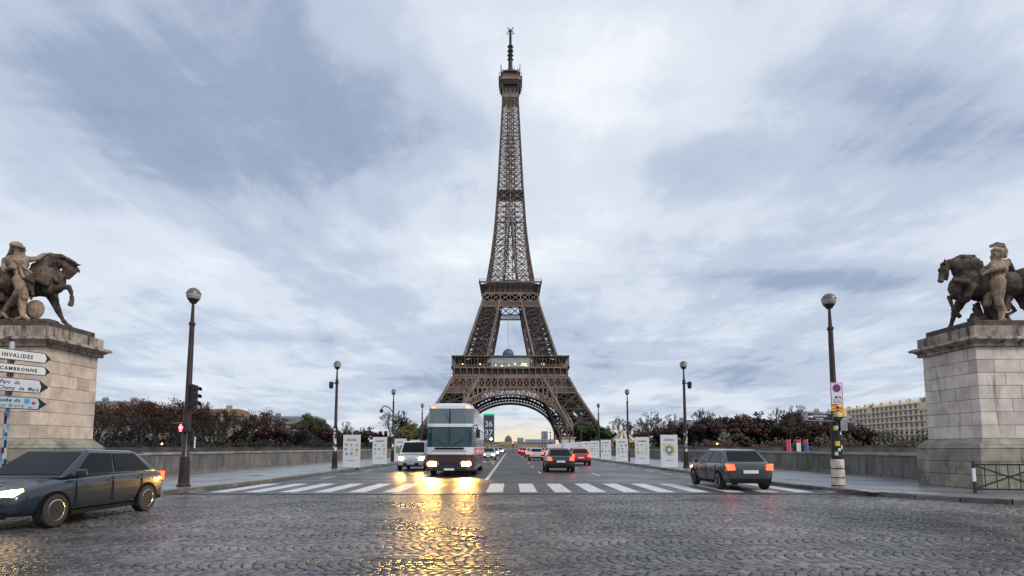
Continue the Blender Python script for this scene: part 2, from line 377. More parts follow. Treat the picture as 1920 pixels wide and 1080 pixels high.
for s in (-1, 1):
    kl = kerbline(s); pv = MB()
    inner = []
    for i, (x, y) in enumerate(kl):
        a = kl[max(i - 1, 0)]; b = kl[min(i + 1, len(kl) - 1)]; d = Vector((b[0] - a[0], b[1] - a[1])).normalized()
        nrm = Vector((d.y, -d.x)) * (-s) * -1
        nrm = nrm if nrm.x * s > 0 else -nrm
        inner.append((x + nrm.x * .3, y + nrm.y * .3))
    # kerb stones, one box each
    kb = MB()
    for i in range(len(kl) - 1):
        (ax, ay), (bx2, by2) = kl[i], kl[i + 1]; (cx2, cy2), (dx2, dy2) = inner[i], inner[i + 1]; e = .012
        def lp(p, q_, t): return (p[0] + (q_[0] - p[0]) * t, p[1] + (q_[1] - p[1]) * t)
        a0, b0 = lp((ax, ay), (bx2, by2), e), lp((ax, ay), (bx2, by2), 1 - e); c0, d0 = lp((cx2, cy2), (dx2, dy2), e), lp((cx2, cy2), (dx2, dy2), 1 - e)
        kb.add([(*a0, -.05), (*b0, -.05), (*d0, -.05), (*c0, -.05), (*a0, PH + .004), (*b0, PH + .004), (*d0, PH + .004), (*c0, PH + .004)],
               [(0, 3, 2, 1), (4, 5, 6, 7), (0, 1, 5, 4), (1, 2, 6, 5), (2, 3, 7, 6), (3, 0, 4, 7)])
    struct(kb.build('kerb', kerb_m, bevel=.015))
    for i in range(len(inner) - 1):
        (ax, ay), (bx2, by2) = inner[i], inner[i + 1]; e = 40.0 if ay < 27.01 else 18.0
        e2 = 40.0 if by2 < 27.01 else 18.0
        if ay > 27 >= by2: e = e2 = 18.0
        pv.add([(ax, ay, PH), (bx2, by2, PH), (s * e2, max(by2, 11.9), PH), (s * e, max(ay, 11.9), PH)], [(0, 1, 2, 3)])
    o = struct(pv.build('pavement', pave_m))
# paler dropped slab at the right corner crossing
sl_m = mat('pale_slab', (.30, .29, .28), .5, var=.2, vscale=3, bump=.3)
sg = MB()
for i in range(4):
    for j in range(2):
        p = at(1606 + i * 25, 930, 17.0 - .0 * i); x0 = 10.9 + i * .42 + .25; y0 = 17.55 - i * .28 + j * .42
        sg.box(x0, x0 + .40, y0, y0 + .40, PH - .02, PH + .006)
struct(sg.build('paving_slabs', sl_m))
ctr = MB()
# fallen leaves along the kerbs and over the setts
rl_ = random.Random(8); lv = MB()
def leaf(x, y, z):
    s = rl_.uniform(.025, .05); a = rl_.uniform(0, 6.3); ca, sa = cos(a) * s, sin(a) * s; t_ = rl_.uniform(0, .012)
    lv.add([(x - ca, y - sa, z), (x + sa * .6, y - ca * .6, z + t_), (x + ca, y + sa, z + .004), (x - sa * .6, y + ca * .6, z + t_)], [(0, 1, 2, 3)])
for s in (-1, 1):
    kl = kerbline(s)
    for i in range(900):
        j = rl_.randrange(0, len(kl) - 1) if i % 3 else rl_.randrange(len(kl) * 3 // 5, len(kl) - 1); x, y = kl[j]; d_ = abs(rl_.gauss(0, .22)) + .02
        if y < 13: continue
        leaf(x - s * d_, y + rl_.uniform(-.6, .6), .006) if i % 4 else leaf(x + s * (.35 + d_ * 3), y + rl_.uniform(-.6, .6), PH + .006)
for i in range(130): leaf(rl_.uniform(-18, 18), rl_.uniform(5, 24), .008)
tag(lv.build('fallen_leaves', mat('leaf_litter', (.20, .11, .035), .6, island=.7)), kind='stuff')
# manholes
mh_m = mat('cast_iron', (.05, .045, .045), .4, .3, var=.2)
for i, (x, y, l) in enumerate(((.75, 33, 'round manhole cover in the road left of the lane dashes'), (-12.4, 27.5, 'rectangular iron cover in the left pavement near the lamp'))):
    o = MB().lathe([(.33, 0), (.33, .008), (.30, .012)], 24).build('manhole_cover', mh_m, loc=(x, y, .002 if i == 0 else PH + .002)); tag(o, l, 'manhole cover')

# ------------------------------------------------------------------ parapets
par_m = mat('parapet_stone', (.17, .155, .14), .75, var=.3, vscale=.7, bump=.5, bscale=14, island=.18, streak=(.40, (3.5, 3.5, .5), (.075, .07, .063)))
for s in (-1, 1):
    root = empty('parapet_wall', (s * 17.95, 21.6, PH), 0, 'long dark stone parapet along the %s edge of the bridge' % ('left' if s < 0 else 'right'), 'wall')
    b = MB(); c = MB(); y = 0
    while y < 145:
        b.box(-.22, .22, y + .006, y + 1.994, 0, .98); c.box(-.29, .29, y + .005, y + 2.995, .98, 1.11) if int(y / 2) % 3 == 0 and False else None; y += 2
    y = 0
    while y < 145: c.box(-.28, .28, y + .006, y + 2.894, .983, 1.12); y += 2.9
    b.build('wall_blocks', par_m, root, bevel=.012); c.build('coping', mat('coping_stone', (.25, .235, .215), .65, var=.3, vscale=1.2, bump=.4, bscale=14, island=.15), root, bevel=.02)
    MB().box(-.30, .30, 0, 145, 0, .12).build('plinth_course', par_m, root)
# far quay parapet (both sides of the bridge head)
for s in (-1, 1):
    q_ = MB().box(0, 420, -.3, .3, 0, 1.5); q_.box(-.1, 420, -.38, .38, 1.5, 1.66)
    o = q_.build('quay_wall', mat('quay_stone', (.075, .07, .066), .8, var=.35, vscale=.3, bump=.3), loc=(19 if s > 0 else -19 - 420, 169.5, -.04)); tag(o, 'dark low stone wall on the far river bank, %s of the bridge' % ('right' if s > 0 else 'left'), 'wall')

# ------------------------------------------------------------------ pedestals
ped_m = mat('pedestal_stone', (.58, .465, .37), .8, var=.18, vscale=2.2, bump=.7, bscale=11, island=.17, streak=(.30, (2.2, 2.2, .55), (.16, .13, .11)))
ped_r = mat('pedestal_stone_grey', (.62, .54, .48), .8, var=.16, vscale=2.0, bump=.7, bscale=11, island=.16, streak=(.31, (2.6, 2.6, .5), (.20, .155, .13)))
cor_m = mat('cornice_stone', (.36, .295, .245), .85, var=.35, vscale=3, bump=.6, bscale=9, island=.12, streak=(.42, (5, 5, 1.0), (.055, .045, .04)))
base_m = mat('pedestal_base_stone', (.29, .265, .215), .85, var=.25, vscale=1.6, bump=.6, bscale=10, island=.14, streak=(.38, (1.5, 1.5, 1.2), (.10, .105, .065)))
def zat(py, Y): return at(957, py, Y).z
Zplin = zat(600, 18.95) ; Zatt = zat(611, 18.8); Zcor = zat(630, 18.6); Zbody = zat(650, 18.85); Zbase = zat(822, 18.7)
def courses(mb, x0, x1, y0, y1, z0, z1, n, blen, rnd, depth=.35):
    h = (z1 - z0) / n; gp = .005
    for i in range(n):
        za, zb = z0 + i * h + gp, z0 + (i + 1) * h - gp
        for (a0, a1, fn) in ((x0, x1, lambda a, b: (a, b, y0, y0 + depth)), (x0, x1, lambda a, b: (a, b, y1 - depth, y1)),
                             (y0 + depth, y1 - depth, lambda a, b: (x0, x0 + depth, a, b)), (y0 + depth, y1 - depth, lambda a, b: (x1 - depth, x1, a, b))):
            t = a0; first = True
            while t < a1 - 1e-3:
                l = blen * rnd.uniform(.8, 1.15) * (.55 if first and i % 2 else 1); first = False
                e = min(t + l, a1)
                if a1 - e < .3: e = a1
                X0, X1, Y0_, Y1_ = fn(t + gp, e - gp); k = rnd.uniform(-.003, .004)
                mb.box(X0 - k, X1 + k, Y0_ - k, Y1_ + k, za, zb); t = e
    mb.box(x0 + .06, x1 - .06, y0 + .06, y1 - .06, z0, z1)
def pedestal(s, label, body_m, y=18.8, low=0):
    root = empty('statue_pedestal', (s * 18.5, y, PH), 0, label, 'pedestal')
    rnd = random.Random(5 + s); z = lambda v: v - PH
    # local coordinates: x from -2.9 to 2.9 about 18.5, y from 0
    m = MB(); courses(m, -2.7, 2.7, 0, 2.45, z(Zbase) , z(Zbody), 7, 1.05, rnd); m.build('shaft', body_m, root, bevel=.014)
    m = MB(); courses(m, -3.05, 3.05, -.30, 2.62, 0, z(Zbase) - .33, 3, 1.25, rnd); m.build('base', base_m, root, bevel=.02)
    m = MB().frustum(-3.07, 3.07, -.32, 2.64, z(Zbase) - .325, -2.95, 2.95, -.2, 2.58, z(Zbase) - .2)
    m.frustum(-2.95, 2.95, -.2, 2.58, z(Zbase) - .199, -2.71, 2.71, -.01, 2.46, z(Zbase) - .002); m.build('base_moulding', base_m, root, bevel=.015)
    m = MB().box(-2.82, 2.82, -.12, 2.57, z(Zbody), z(Zbody) + .1)
    m.frustum(-2.82, 2.82, -.11, 2.55, z(Zbody) + .1, -3.02, 3.02, -.24, 2.58, z(Zbody) + .2)
    m.box(-3.10, 3.10, -.30, 2.64, z(Zbody) + .2, z(Zcor) - .03); m.box(-3.04, 3.04, -.24, 2.58, z(Zcor) - .03, z(Zcor))
    m.build('cornice', cor_m, root, bevel=.012)
    m = MB(); courses(m, -2.8, 2.8, -.1, 2.55, z(Zcor), z(Zatt), 1, .9, rnd); m.build('attic', cor_m, root, bevel=.015)
    MB().box(-2.6, 2.6, .12, 2.35, z(Zatt), z(Zplin)).build('plinth', mat('plinth_stone', (.085, .068, .055), .85, var=.4, vscale=4, bump=.7, bscale=8), root, bevel=.03)
    return root
pedL = pedestal(-1, 'tan stone pedestal at the left edge, behind the street name signs', ped_m)
pedR = pedestal(1, 'grey stone pedestal at the right edge with stained block courses', ped_r)
# ------------------------------------------------------------------ the iron tower
TD = 380.0
def front(hp, py):                      # half width in pixels and row -> (half width, height) on the leaning front face
    wv = 30.0
    for _ in range(12):
        p = at(HX + hp, py, TD - wv); wv = p.x
    return wv, p.z
_o = [(848, 198), (843, 195), (789, 159), (736, 123.6), (707, 108), (667, 87), (575, 55.5), (526.7, 43.9), (480, 35.8), (426.7, 29.1), (355.5, 24.1), (330, 22.5), (180, 14.4), (100, 9)]
_i = [(848, 139), (843, 136), (761, 90.5), (707, 60), (667, 43.5), (575, 22.2), (540, 18), (509, 12.4), (453, 6.6), (426.7, 4.3), (379, 0.01), (100, 0.01)]
PO = sorted([front(h, y)[::-1] for y, h in _o])
def wo(z): return float(np.interp(z, [p[0] for p in PO], [p[1] for p in PO]))
PI_ = sorted([((front(np.interp(y, [a for a, _ in _o[::-1]], [b for _, b in _o[::-1]]), y)[1]), wo(front(np.interp(y, [a for a, _ in _o[::-1]], [b for _, b in _o[::-1]]), y)[1]) * h / np.interp(y, [a for a, _ in _o[::-1]], [b for _, b in _o[::-1]])) for y, h in _i])
def wi(z): return max(.02, float(np.interp(z, [p[0] for p in PI_], [p[1] for p in PI_])))
def zf(py):                             # height of a row on the front face
    hp = np.interp(py, [a for a, _ in _o[::-1]], [b for _, b in _o[::-1]]); return front(hp, py)[1]
def xf(px, py, wv=None):                # pixel -> (x, z) on the front face
    Y = TD - (wv if wv is not None else wo(zf(py))); p = at(px, py, Y); return p.x, p.z
def rotk(p, k):
    x, y, z = p
    for _ in range(k): x, y = -y, x
    return (x, y, z)
tower = empty('iron_tower', (0, TD, 0), 0, 'very tall brown iron lattice tower with four arched legs and an antenna, beyond the bridge', 'tower')
zB, z1a, z1b, z1r, z2a, z2b, z3a = 0.0, zf(707), zf(690), zf(669.5), zf(564), zf(531), zf(180)
FACES = range(4)
def Pf(k, x, z, ins=0): return rotk((x, -(wo(z) - ins), z), k)
# legs in two storeys
def leg(zs, cw, xw, sx, sy, name):
    col = MB(); lat = MB()
    def C(a, b, z): return (sx * (wo(z) if a else wi(z)), sy * (wo(z) if b else wi(z)), z)
    corners = [(1, 1), (0, 1), (0, 0), (1, 0)]
    fine = [zs[0] + (zs[-1] - zs[0]) * i / 14 for i in range(15)]
    cols = []
    for a, b in corners:
        cols.append(MB())
        for p, q_ in zip(fine, fine[1:]): cols[-1].bar(C(a, b, p), C(a, b, q_), cw)
    for z0, z1 in zip(zs, zs[1:]):
        for i in range(4):
            a, b = corners[i], corners[(i + 1) % 4]
            A0, B0, A1, B1 = (Vector(C(*c, z)) for z in (z0, z1) for c in (a, b))
            lat.bar(A0, B1, xw, xw); lat.bar(B0, A1, xw, xw); lat.bar(A1, B1, xw)
            m0, m1 = (A0 + B0) / 2, (A1 + B1) / 2; mc = (A0 + B1 + B0 + A1) / 4
            l0, r0 = (A0 + A1) / 2, (B0 + B1) / 2
            lat.bar(l0, r0, xw * .7)
            for p, q_ in ((m0, l0), (l0, m1), (m1, r0), (r0, m0)): lat.bar(p, q_, xw * .5)
            lat.bar(m0, m1, xw * .55)
        # inside: diagonals of the box and the lift track
        c0 = [Vector(C(*c, z0)) for c in corners]; c1 = [Vector(C(*c, z1)) for c in corners]
        lat.bar(c0[0], c1[2], xw * .55); lat.bar(c0[1], c1[3], xw * .55); lat.bar(c1[0], c1[2], xw * .6); lat.bar(c1[1], c1[3], xw * .6)
        m0 = sum(c0, Vector()) / 4; m1 = sum(c1, Vector()) / 4; dx = (c0[0] - c0[2]) * .13
        lat.bar(m0 - dx, m1 - dx, xw * .8); lat.bar(m0 + dx, m1 + dx, xw * .8)
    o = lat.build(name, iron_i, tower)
    for c_ in cols: c_.build('column', iron, o)
    return o
zs_low = [0, *[zf(y) for y in (803, 767, 737)], z1a]
zs_mid = [z1b + .5, *[zf(y) for y in (663, 643, 623, 605, 589, 575)], z2a]
for sx in (-1, 1):
    for sy in (-1, 1):
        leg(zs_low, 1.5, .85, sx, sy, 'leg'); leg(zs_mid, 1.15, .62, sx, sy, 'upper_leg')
        m = MB()
        for a in (0, 1):
            for b in (0, 1):
                x = sx * (wo(0) if a else wi(0)); y = sy * (wo(0) if b else wi(0)); m.frustum(x - 3, x + 3, y - 3, y + 3, -.02, x - 2, x + 2, y - 2, y + 2, 2.4)
        m.build('masonry_footing', deckstone, tower)
# first platform: lattice girdle, consoles, deck
gird = MB(); plate = MB(); fine = MB()
zg0, zg1, zg2, zg3 = zf(736), zf(726), zf(708.5), zf(705)
def strip(mb, k, xa, xb, z0, z1, t, out=.3):
    n = 6
    for i in range(n):
        x0, x1 = xa + (xb - xa) * i / n, xa + (xb - xa) * (i + 1) / n
        mb.bar(Pf(k, x0, (z0 + z1) / 2, -out), Pf(k, x1, (z0 + z1) / 2, -out), z1 - z0, t)
for k in FACES:
    for z, th in ((zg2, .9), (zg1, .8)): gird.bar(Pf(k, -wo(z), z, -.3), Pf(k, wo(z), z, -.3), th, th)
    nC = 18
    for i in range(nC):
        f0, f1 = -1 + 2 * i / nC, -1 + 2 * (i + 1) / nC
        a0, a1 = f0 * wo(zg1) * .98, f1 * wo(zg1) * .98; b0, b1 = f0 * wo(zg2) * .98, f1 * wo(zg2) * .98
        # cells hold their x above the middle: use the upper width for both rows
        a0, a1 = max(min(b0, wo(zg1)), -wo(zg1)), b1
        gird.bar(Pf(k, a0, zg1, -.2), Pf(k, b1, zg2, -.2), .42, .3); gird.bar(Pf(k, a1, zg1, -.2), Pf(k, b0, zg2, -.2), .42, .3)
        gird.bar(Pf(k, a0, zg1, -.25), Pf(k, b0, zg2, -.25), .5, .3)
        mid = (b0 + b1) / 2
        gird.bar(Pf(k, b0, (zg1 + zg2) / 2, -.15), Pf(k, mid, zg2, -.15), .22); gird.bar(Pf(k, mid, zg2, -.15), Pf(k, b1, (zg1 + zg2) / 2, -.15), .22)
        gird.bar(Pf(k, b0, (zg1 + zg2) / 2, -.15), Pf(k, mid, zg1, -.15), .22); gird.bar(Pf(k, mid, zg1, -.15), Pf(k, b1, (zg1 + zg2) / 2, -.15), .22)
    gird.bar(Pf(k, wo(zg1) * .99, zg1, -.2), Pf(k, wo(zg2) * .99, zg2, -.2), .6)
    for s in (-1, 1):                   # small lattice over each leg
        xa, xb = s * wi(zg0) * .98, s * wo(zg0)
        gird.bar(Pf(k, xa, zg0, -.3), Pf(k, xb, zg0, -.3), .8)
        n = 10; z0, z1 = zg0, zg1 - .3
        for i in range(n):
            x0, x1 = xa + (xb - xa) * i / n, xa + (xb - xa) * (i + 1) / n
            fine.bar(Pf(k, x0, z0, -.2), Pf(k, x1, z1, -.2), .26); fine.bar(Pf(k, x1, z0, -.2), Pf(k, x0, z1, -.2), .26)
            zm = (z0 + z1) / 2; xm = (x0 + x1) / 2
            fine.bar(Pf(k, x0, zm, -.2), Pf(k, xm, z1, -.2), .18); fine.bar(Pf(k, xm, z1, -.2), Pf(k, x1, zm, -.2), .18); fine.bar(Pf(k, x0, zm, -.2), Pf(k, xm, z0, -.2), .18); fine.bar(Pf(k, xm, z0, -.2), Pf(k, x1, zm, -.2), .18)
        # front columns of the legs are drawn in front of the girdle
        plate.bar(Pf(k, s * wi(zg0), zg0, -.5), Pf(k, s * wi(zg2), zg2, -.5), 1.1)
# console band: wall, name frieze, brackets, deck edge
W1 = xf(HX + 108, 700)[0]; W1d = xf(HX + 110, 689)[0]; fr = MB()
zc0, zc1 = zg2 + .4, z1b - .5
for k in FACES:
    def Q(x, y, z): return rotk((x, y, z), k)
    def slab(mb, x0, x1, y0, y1, za, zb):
        p = [Q(x0, y0, za), Q(x1, y0, za), Q(x1, y1, za), Q(x0, y1, za), Q(x0, y0, zb), Q(x1, y0, zb), Q(x1, y1, zb), Q(x0, y1, zb)]
        mb.add(p, [(0, 3, 2, 1), (4, 5, 6, 7), (0, 1, 5, 4), (1, 2, 6, 5), (2, 3, 7, 6), (3, 0, 4, 7)])
    zm = zc0 + (zc1 - zc0) * .33
    slab(fr, -W1 + .8, W1 - .8, -W1 + .8, -W1 + 1.5, zc0, zc1); slab(plate, -W1 + .2, W1 - .2, -W1 + .2, -W1 + .78, zc0, zm)
    for i in range(19):
        x = (-1 + 2 * i / 18) * (W1 - 1.0)
        slab(plate, x - .22, x + .22, -W1 - .15, -W1 + .79, zm - .2, zc1); slab(plate, x - .42, x + .42, -W1d + .1, -W1 + .6, zc1 - .7, zc1)
    slab(plate, -W1d, W1d, -W1d, -W1d + 1.1, z1b - .5, z1b + .35)
gird.build('girdle_truss', iron, tower); fine.build('fine_lattice', iron, tower); plate.build('consoles', iron, tower); fr.build('name_frieze', iron_d, tower)
# deck with the central opening
h1 = W1 * .42; dk = MB()
for k in FACES:
    p = [rotk(v_, k) for v_ in ((-W1 + 1.2, -W1 + 1.2, 0), (W1 - 1.2, -W1 + 1.2, 0), (h1, -h1, 0), (-h1, -h1, 0))]
    dk.add([(x, y, z1b - .45) for x, y, _ in p] + [(x, y, z1b - 1.2) for x, y, _ in p], [(0, 1, 2, 3), (7, 6, 5, 4), (2, 6, 7, 3)])
    for i in range(9):                  # joists under the deck
        y = -W1 + 3 + i * (W1 - h1 - 3) / 9; xs = W1 - 3 if False else abs(y)
        dk.bar(rotk((-xs, y, z1b - 2.4), k), rotk((xs, y, z1b - 2.4), k), .35, 2.2)
dk.build('first_deck', iron_d, tower)
# first gallery: posts, rail, roof
ga = MB(); rf = MB(); W1r = xf(HX + 108.8, 669.5)[0]
for k in FACES:
    n = 36
    for i in range(n + 1):
        x = -W1d + .5 + (2 * W1d - 1) * i / n; t_ = .38 if i % 4 == 0 else .13
        ga.bar(rotk((x, -W1d + .5, z1b + .3), k), rotk((x, -W1d + .5, z1r - .5), k), t_)
    ga.bar(rotk((-W1d + .3, -W1d + .35, z1b + 1.7), k), rotk((W1d - .3, -W1d + .35, z1b + 1.7), k), .22)
    for i in range(110):
        x = -W1d + .5 + (2 * W1d - 1) * i / 110; ga.bar(rotk((x, -W1d + .35, z1b + .3), k), rotk((x, -W1d + .35, z1b + 1.7), k), .09)
    for a, b, zz0, zz1 in ((0, 8.5, z1r - .5, z1r),):
        p = [rotk(v_, k) for v_ in ((-W1r, -W1r, 0), (W1r, -W1r, 0), (W1r - b, -W1r + b, 0), (-W1r + b, -W1r + b, 0))]
        rf.add([(x, y, zz0) for x, y, _ in p] + [(x, y, zz1) for x, y, _ in p], [(3, 2, 1, 0), (4, 5, 6, 7), (0, 1, 5, 4), (2, 3, 7, 6)])
ga.build('gallery_railing', iron, tower); rf.build('gallery_roof', iron, tower)
pavg = mat('pavilion_glass', (.45, .58, .64), .15, var=.3, vscale=.6, emit=(.7, .75, .75), es=.16)  # faint glow added to the panes so the glass reads lighter
warm = mat('warm_lamp', (1, .8, .4), .4, emit=(1, .62, .22), es=5)
rnd = random.Random(2)
for k in FACES:
    pv_ = MB(); xg = 12.2 if k % 2 == 0 else 9
    y0 = -W1d + 5.5
    p = [rotk(v_, k) for v_ in ((-xg, y0, z1b), (xg, y0, z1b), (xg, y0 + 5, z1b), (-xg, y0 + 5, z1b))]
    pv_.add([*p, *[(x, y, z1r - .8) for x, y, _ in p]], [(0, 1, 5, 4), (1, 2, 6, 5), (2, 3, 7, 6), (3, 0, 4, 7), (4, 5, 6, 7)])
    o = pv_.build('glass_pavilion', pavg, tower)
    fm = MB(); lm = MB()
    for i in range(13):
        x = -xg + 2 * xg * i / 12; fm.bar(rotk((x, y0 - .1, z1b), k), rotk((x, y0 - .1, z1r - .8), k), .16)
    fm.bar(rotk((-xg, y0 - .1, z1b + 3.2), k), rotk((xg, y0 - .1, z1b + 3.2), k), .16)
    fm.build('mullions', iron, o)
    if k == 0:
        for i in range(16):
            x = rnd.uniform(-xg + 1, xg - 1); z = z1b + rnd.choice((1.4, 1.9, 2.6)); lm.box(x - .2, x + .2, y0 - .45, y0 - .25, z, z + .4)
        for x in (-19, 19.8, 21, -30): lm.box(x - .3, x + .3, y0 - .45, y0 - .1, z1b + 2.2, z1b + 3)
        lm.build('lamps', warm, o)
    for s in (-1, 1):
        dm = MB(); p = [rotk(v_, k) for v_ in ((s * 15, y0 + 2, z1b), (s * 28, y0 + 2, z1b), (s * 28, y0 + 5, z1b), (s * 15, y0 + 5, z1b))]
        dm.add([*p, *[(x, y, z1r - 1.6) for x, y, _ in p]], [(0, 1, 5, 4), (1, 2, 6, 5), (2, 3, 7, 6), (3, 0, 4, 7), (4, 5, 6, 7)])
        dm.build('service_kiosk', iron_d, tower)
# arches
def ell_pt(t, a, b, yc): return HX + a * cos(t), yc - b * sin(t)
zs_sp = zf(820)
for k in FACES:
    m = MB(); sp_ = MB(); dkp = MB(); n = 52; prev = None; t0, t1 = R(-2), R(182)
    for i in range(n + 1):
        t = t0 + (t1 - t0) * i / n
        e = xf(*ell_pt(t, 119, 89, 816)); ii = xf(*ell_pt(t, 110, 77, 816)); im = xf(*ell_pt(t, 113, 81, 816))
        lim = wi(e[1]) + .3
        if abs(e[0]) > wi(e[1]) + 1.2 and e[1] > zf(800): pass
        E = Vector(Pf(k, *e, -.1)); I = Vector(Pf(k, *ii, -.1)); Im = Vector(Pf(k, *im, -.1))
        off = Vector(rotk((0, 5.5, 0), k)); E2, I2 = E + off, I + off
        if prev is not None:
            pE, pI, pIm, pE2, pI2 = prev
            m.bar(pE, E, .75); m.bar(pI, I, .8); m.bar(pE2, E2, .5); m.bar(pI2, I2, .6)
            m.bar(pI, E, .24); m.bar(pE, I, .24)
            m.bar(pI, I2, .3); m.bar(pI2, I, .3)
        m.bar(E, I, .34); m.bar(I, I2, .35); m.bar(E, E2, .3)
        if prev is not None and k != 0:  # dark plates added to darken the inside of the arch, slots between
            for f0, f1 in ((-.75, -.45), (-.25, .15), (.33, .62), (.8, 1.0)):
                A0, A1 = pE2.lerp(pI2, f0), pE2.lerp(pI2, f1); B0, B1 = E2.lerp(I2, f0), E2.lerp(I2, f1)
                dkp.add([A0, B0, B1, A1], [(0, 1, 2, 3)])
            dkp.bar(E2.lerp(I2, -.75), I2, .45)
        prev = (E, I, Im, E2, I2)
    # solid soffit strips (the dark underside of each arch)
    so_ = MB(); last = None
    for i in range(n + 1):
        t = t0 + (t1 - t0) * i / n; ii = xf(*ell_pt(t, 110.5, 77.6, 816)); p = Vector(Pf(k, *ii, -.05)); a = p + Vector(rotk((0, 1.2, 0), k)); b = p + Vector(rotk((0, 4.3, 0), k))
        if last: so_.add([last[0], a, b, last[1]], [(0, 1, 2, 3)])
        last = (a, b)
    # spandrel arcade between arch and girdle
    for s in (-1, 1):
        for j in range(1, 9):
            px_ = HX + s * (18 + j * 8.6); dxp = abs(px_ - HX)
            if dxp > 92: break
            ye = 816 - 89 * sqrt(max(0, 1 - (dxp / 119) ** 2)); top = xf(px_, 727); bot = xf(px_, ye)
            if bot[1] > top[1] - .4: continue
            sp_.bar(Pf(k, *bot, -.12), Pf(k, *top, -.12), .75, .4)
            px2 = px_ + s * 8.6; ye2 = 816 - 89 * sqrt(max(0, 1 - ((px2 - HX) / 119) ** 2)); pm = (px_ + px2) / 2
            for aa in range(6):         # round heads of the openings
                t2, t3 = pi * aa / 6, pi * (aa + 1) / 6
                p1, p2 = xf(pm + 4 * cos(t2), 731 - 3.5 * sin(t2)), xf(pm + 4 * cos(t3), 731 - 3.5 * sin(t3))
                if abs(px2 - HX) < wi(zg0) / .0001: sp_.bar(Pf(k, *p1, -.12), Pf(k, *p2, -.12), .45, .3)
    o = m.build('arch', iron, tower); sp_.build('spandrel', iron, o); (dkp.build('inner_shade_plates', iron_d, o) if dkp.v else None); so_.build('soffit', iron_d, o)
# second platform
W2 = xf(HX + 59, 532, 20)[0]; W2i = xf(HX + 49.5, 545, 18)[0]; W2b = wo(z2a)
z2k = zf(549); z2m = zf(551); z2l = zf(565); z2s = zf(574.5); p2 = MB(); p2d = MB(); p2l = MB()
for k in FACES:
    def slab(mb, x0, x1, y0, y1, za, zb):
        p = [rotk(v_, k) for v_ in ((x0, y0, za), (x1, y0, za), (x1, y1, za), (x0, y1, za), (x0, y0, zb), (x1, y0, zb), (x1, y1, zb), (x0, y1, zb))]
        mb.add(p, [(0, 3, 2, 1), (4, 5, 6, 7), (0, 1, 5, 4), (1, 2, 6, 5), (2, 3, 7, 6), (3, 0, 4, 7)])
    slab(p2, -W2, W2, -W2, -W2 + 1.0, z2b - .9, z2b + .1)
    slab(p2d, -W2i, W2i, -W2i, -W2i + .4, z2k, z2b - .9)
    slab(p2, -W2i - .1, W2i + .1, -W2i - .25, -W2i - .02, z2k - .3, z2k + .3)
    for i in range(11):
        x = -W2i + 2 * W2i * i / 10
        slab(p2, x - .16, x + .16, -W2i - .2, -W2i + .1, z2k, z2b - .9)
        a, b, c = (x - .12, -W2i, z2b - 1), (x - .12, -W2 + .2, z2b - 1), (x - .12, -W2i, z2k - 3)
        pts = [rotk(v_, k) for v_ in (a, b, c)] + [rotk((v_[0] + .24, v_[1], v_[2]), k) for v_ in (a, b, c)]
        if i in (0, 10): p2d.add(pts, [(0, 1, 2), (5, 4, 3), (0, 3, 4, 1), (1, 4, 5, 2)])
    # X truss in three bays of two, then the small lattice
    for (a, b) in ((-1, -.37), (-.37, .37), (.37, 1)):
        for i in range(2):
            f0, f1 = a + (b - a) * i / 2, a + (b - a) * (i + 1) / 2
            for z0_, z1_, w_ in ((z2l, z2m, .5),):
                p2l.bar(Pf(k, f0 * wo(z0_), z0_, -.2), Pf(k, f1 * wo(z1_), z1_, -.2), w_); p2l.bar(Pf(k, f1 * wo(z0_), z0_, -.2), Pf(k, f0 * wo(z1_), z1_, -.2), w_)
                p2l.bar(Pf(k, (f0) * wo(z0_), z0_, -.2), Pf(k, (f0) * wo(z1_), z1_, -.2), w_ * (1.6 if i == 0 else .8))
    for z_ in (z2m, z2l, z2s): p2.bar(Pf(k, -wo(z_), z_, -.25), Pf(k, wo(z_), z_, -.25), .65)
    n = 24
    for i in range(n):
        f0, f1 = -1 + 2 * i / n, -1 + 2 * (i + 1) / n
        p2l.bar(Pf(k, f0 * wo(z2s), z2s, -.2), Pf(k, f1 * wo(z2l), z2l, -.2), .24); p2l.bar(Pf(k, f1 * wo(z2s), z2s, -.2), Pf(k, f0 * wo(z2l), z2l, -.2), .24)
        fm_ = (f0 + f1) / 2; zq = (z2s + z2l) / 2
        for (u0, v0), (u1, v1) in (((f0, zq), (fm_, z2l)), ((fm_, z2l), (f1, zq)), ((f1, zq), (fm_, z2s)), ((fm_, z2s), (f0, zq))): p2l.bar(Pf(k, u0 * wo(v0), v0, -.2), Pf(k, u1 * wo(v1), v1, -.2), .2)
    # railing
    for i in range(60):
        x = -W2 + 2 * W2 * i / 60; p2l.bar(rotk((x, -W2 + .15, z2b), k), rotk((x, -W2 + .15, z2b + 1.6), k), .1)
    p2l.bar(rotk((-W2, -W2 + .15, z2b + 1.6), k), rotk((W2, -W2 + .15, z2b + 1.6), k), .2)
p2d.box(-W2i + .4, W2i - .4, -W2i + .4, W2i - .4, z2b - 1.4, z2b - .3)
bx_ = wo(z2b) * .52
p2d.box(-bx_, bx_, -bx_, bx_, z2b, z2b + 4.2)
p2.build('second_deck', iron, tower); p2d.build('second_deck_underside', iron_d, tower); p2l.build('second_deck_lattice', iron, tower)
lm = MB()
for x in (-2.9, 2.6): lm.box(x - .55, x + .55, -bx_ - .4, -bx_ - .1, z2b + .7, z2b + 2)
lm.build('lamps', warm, tower)
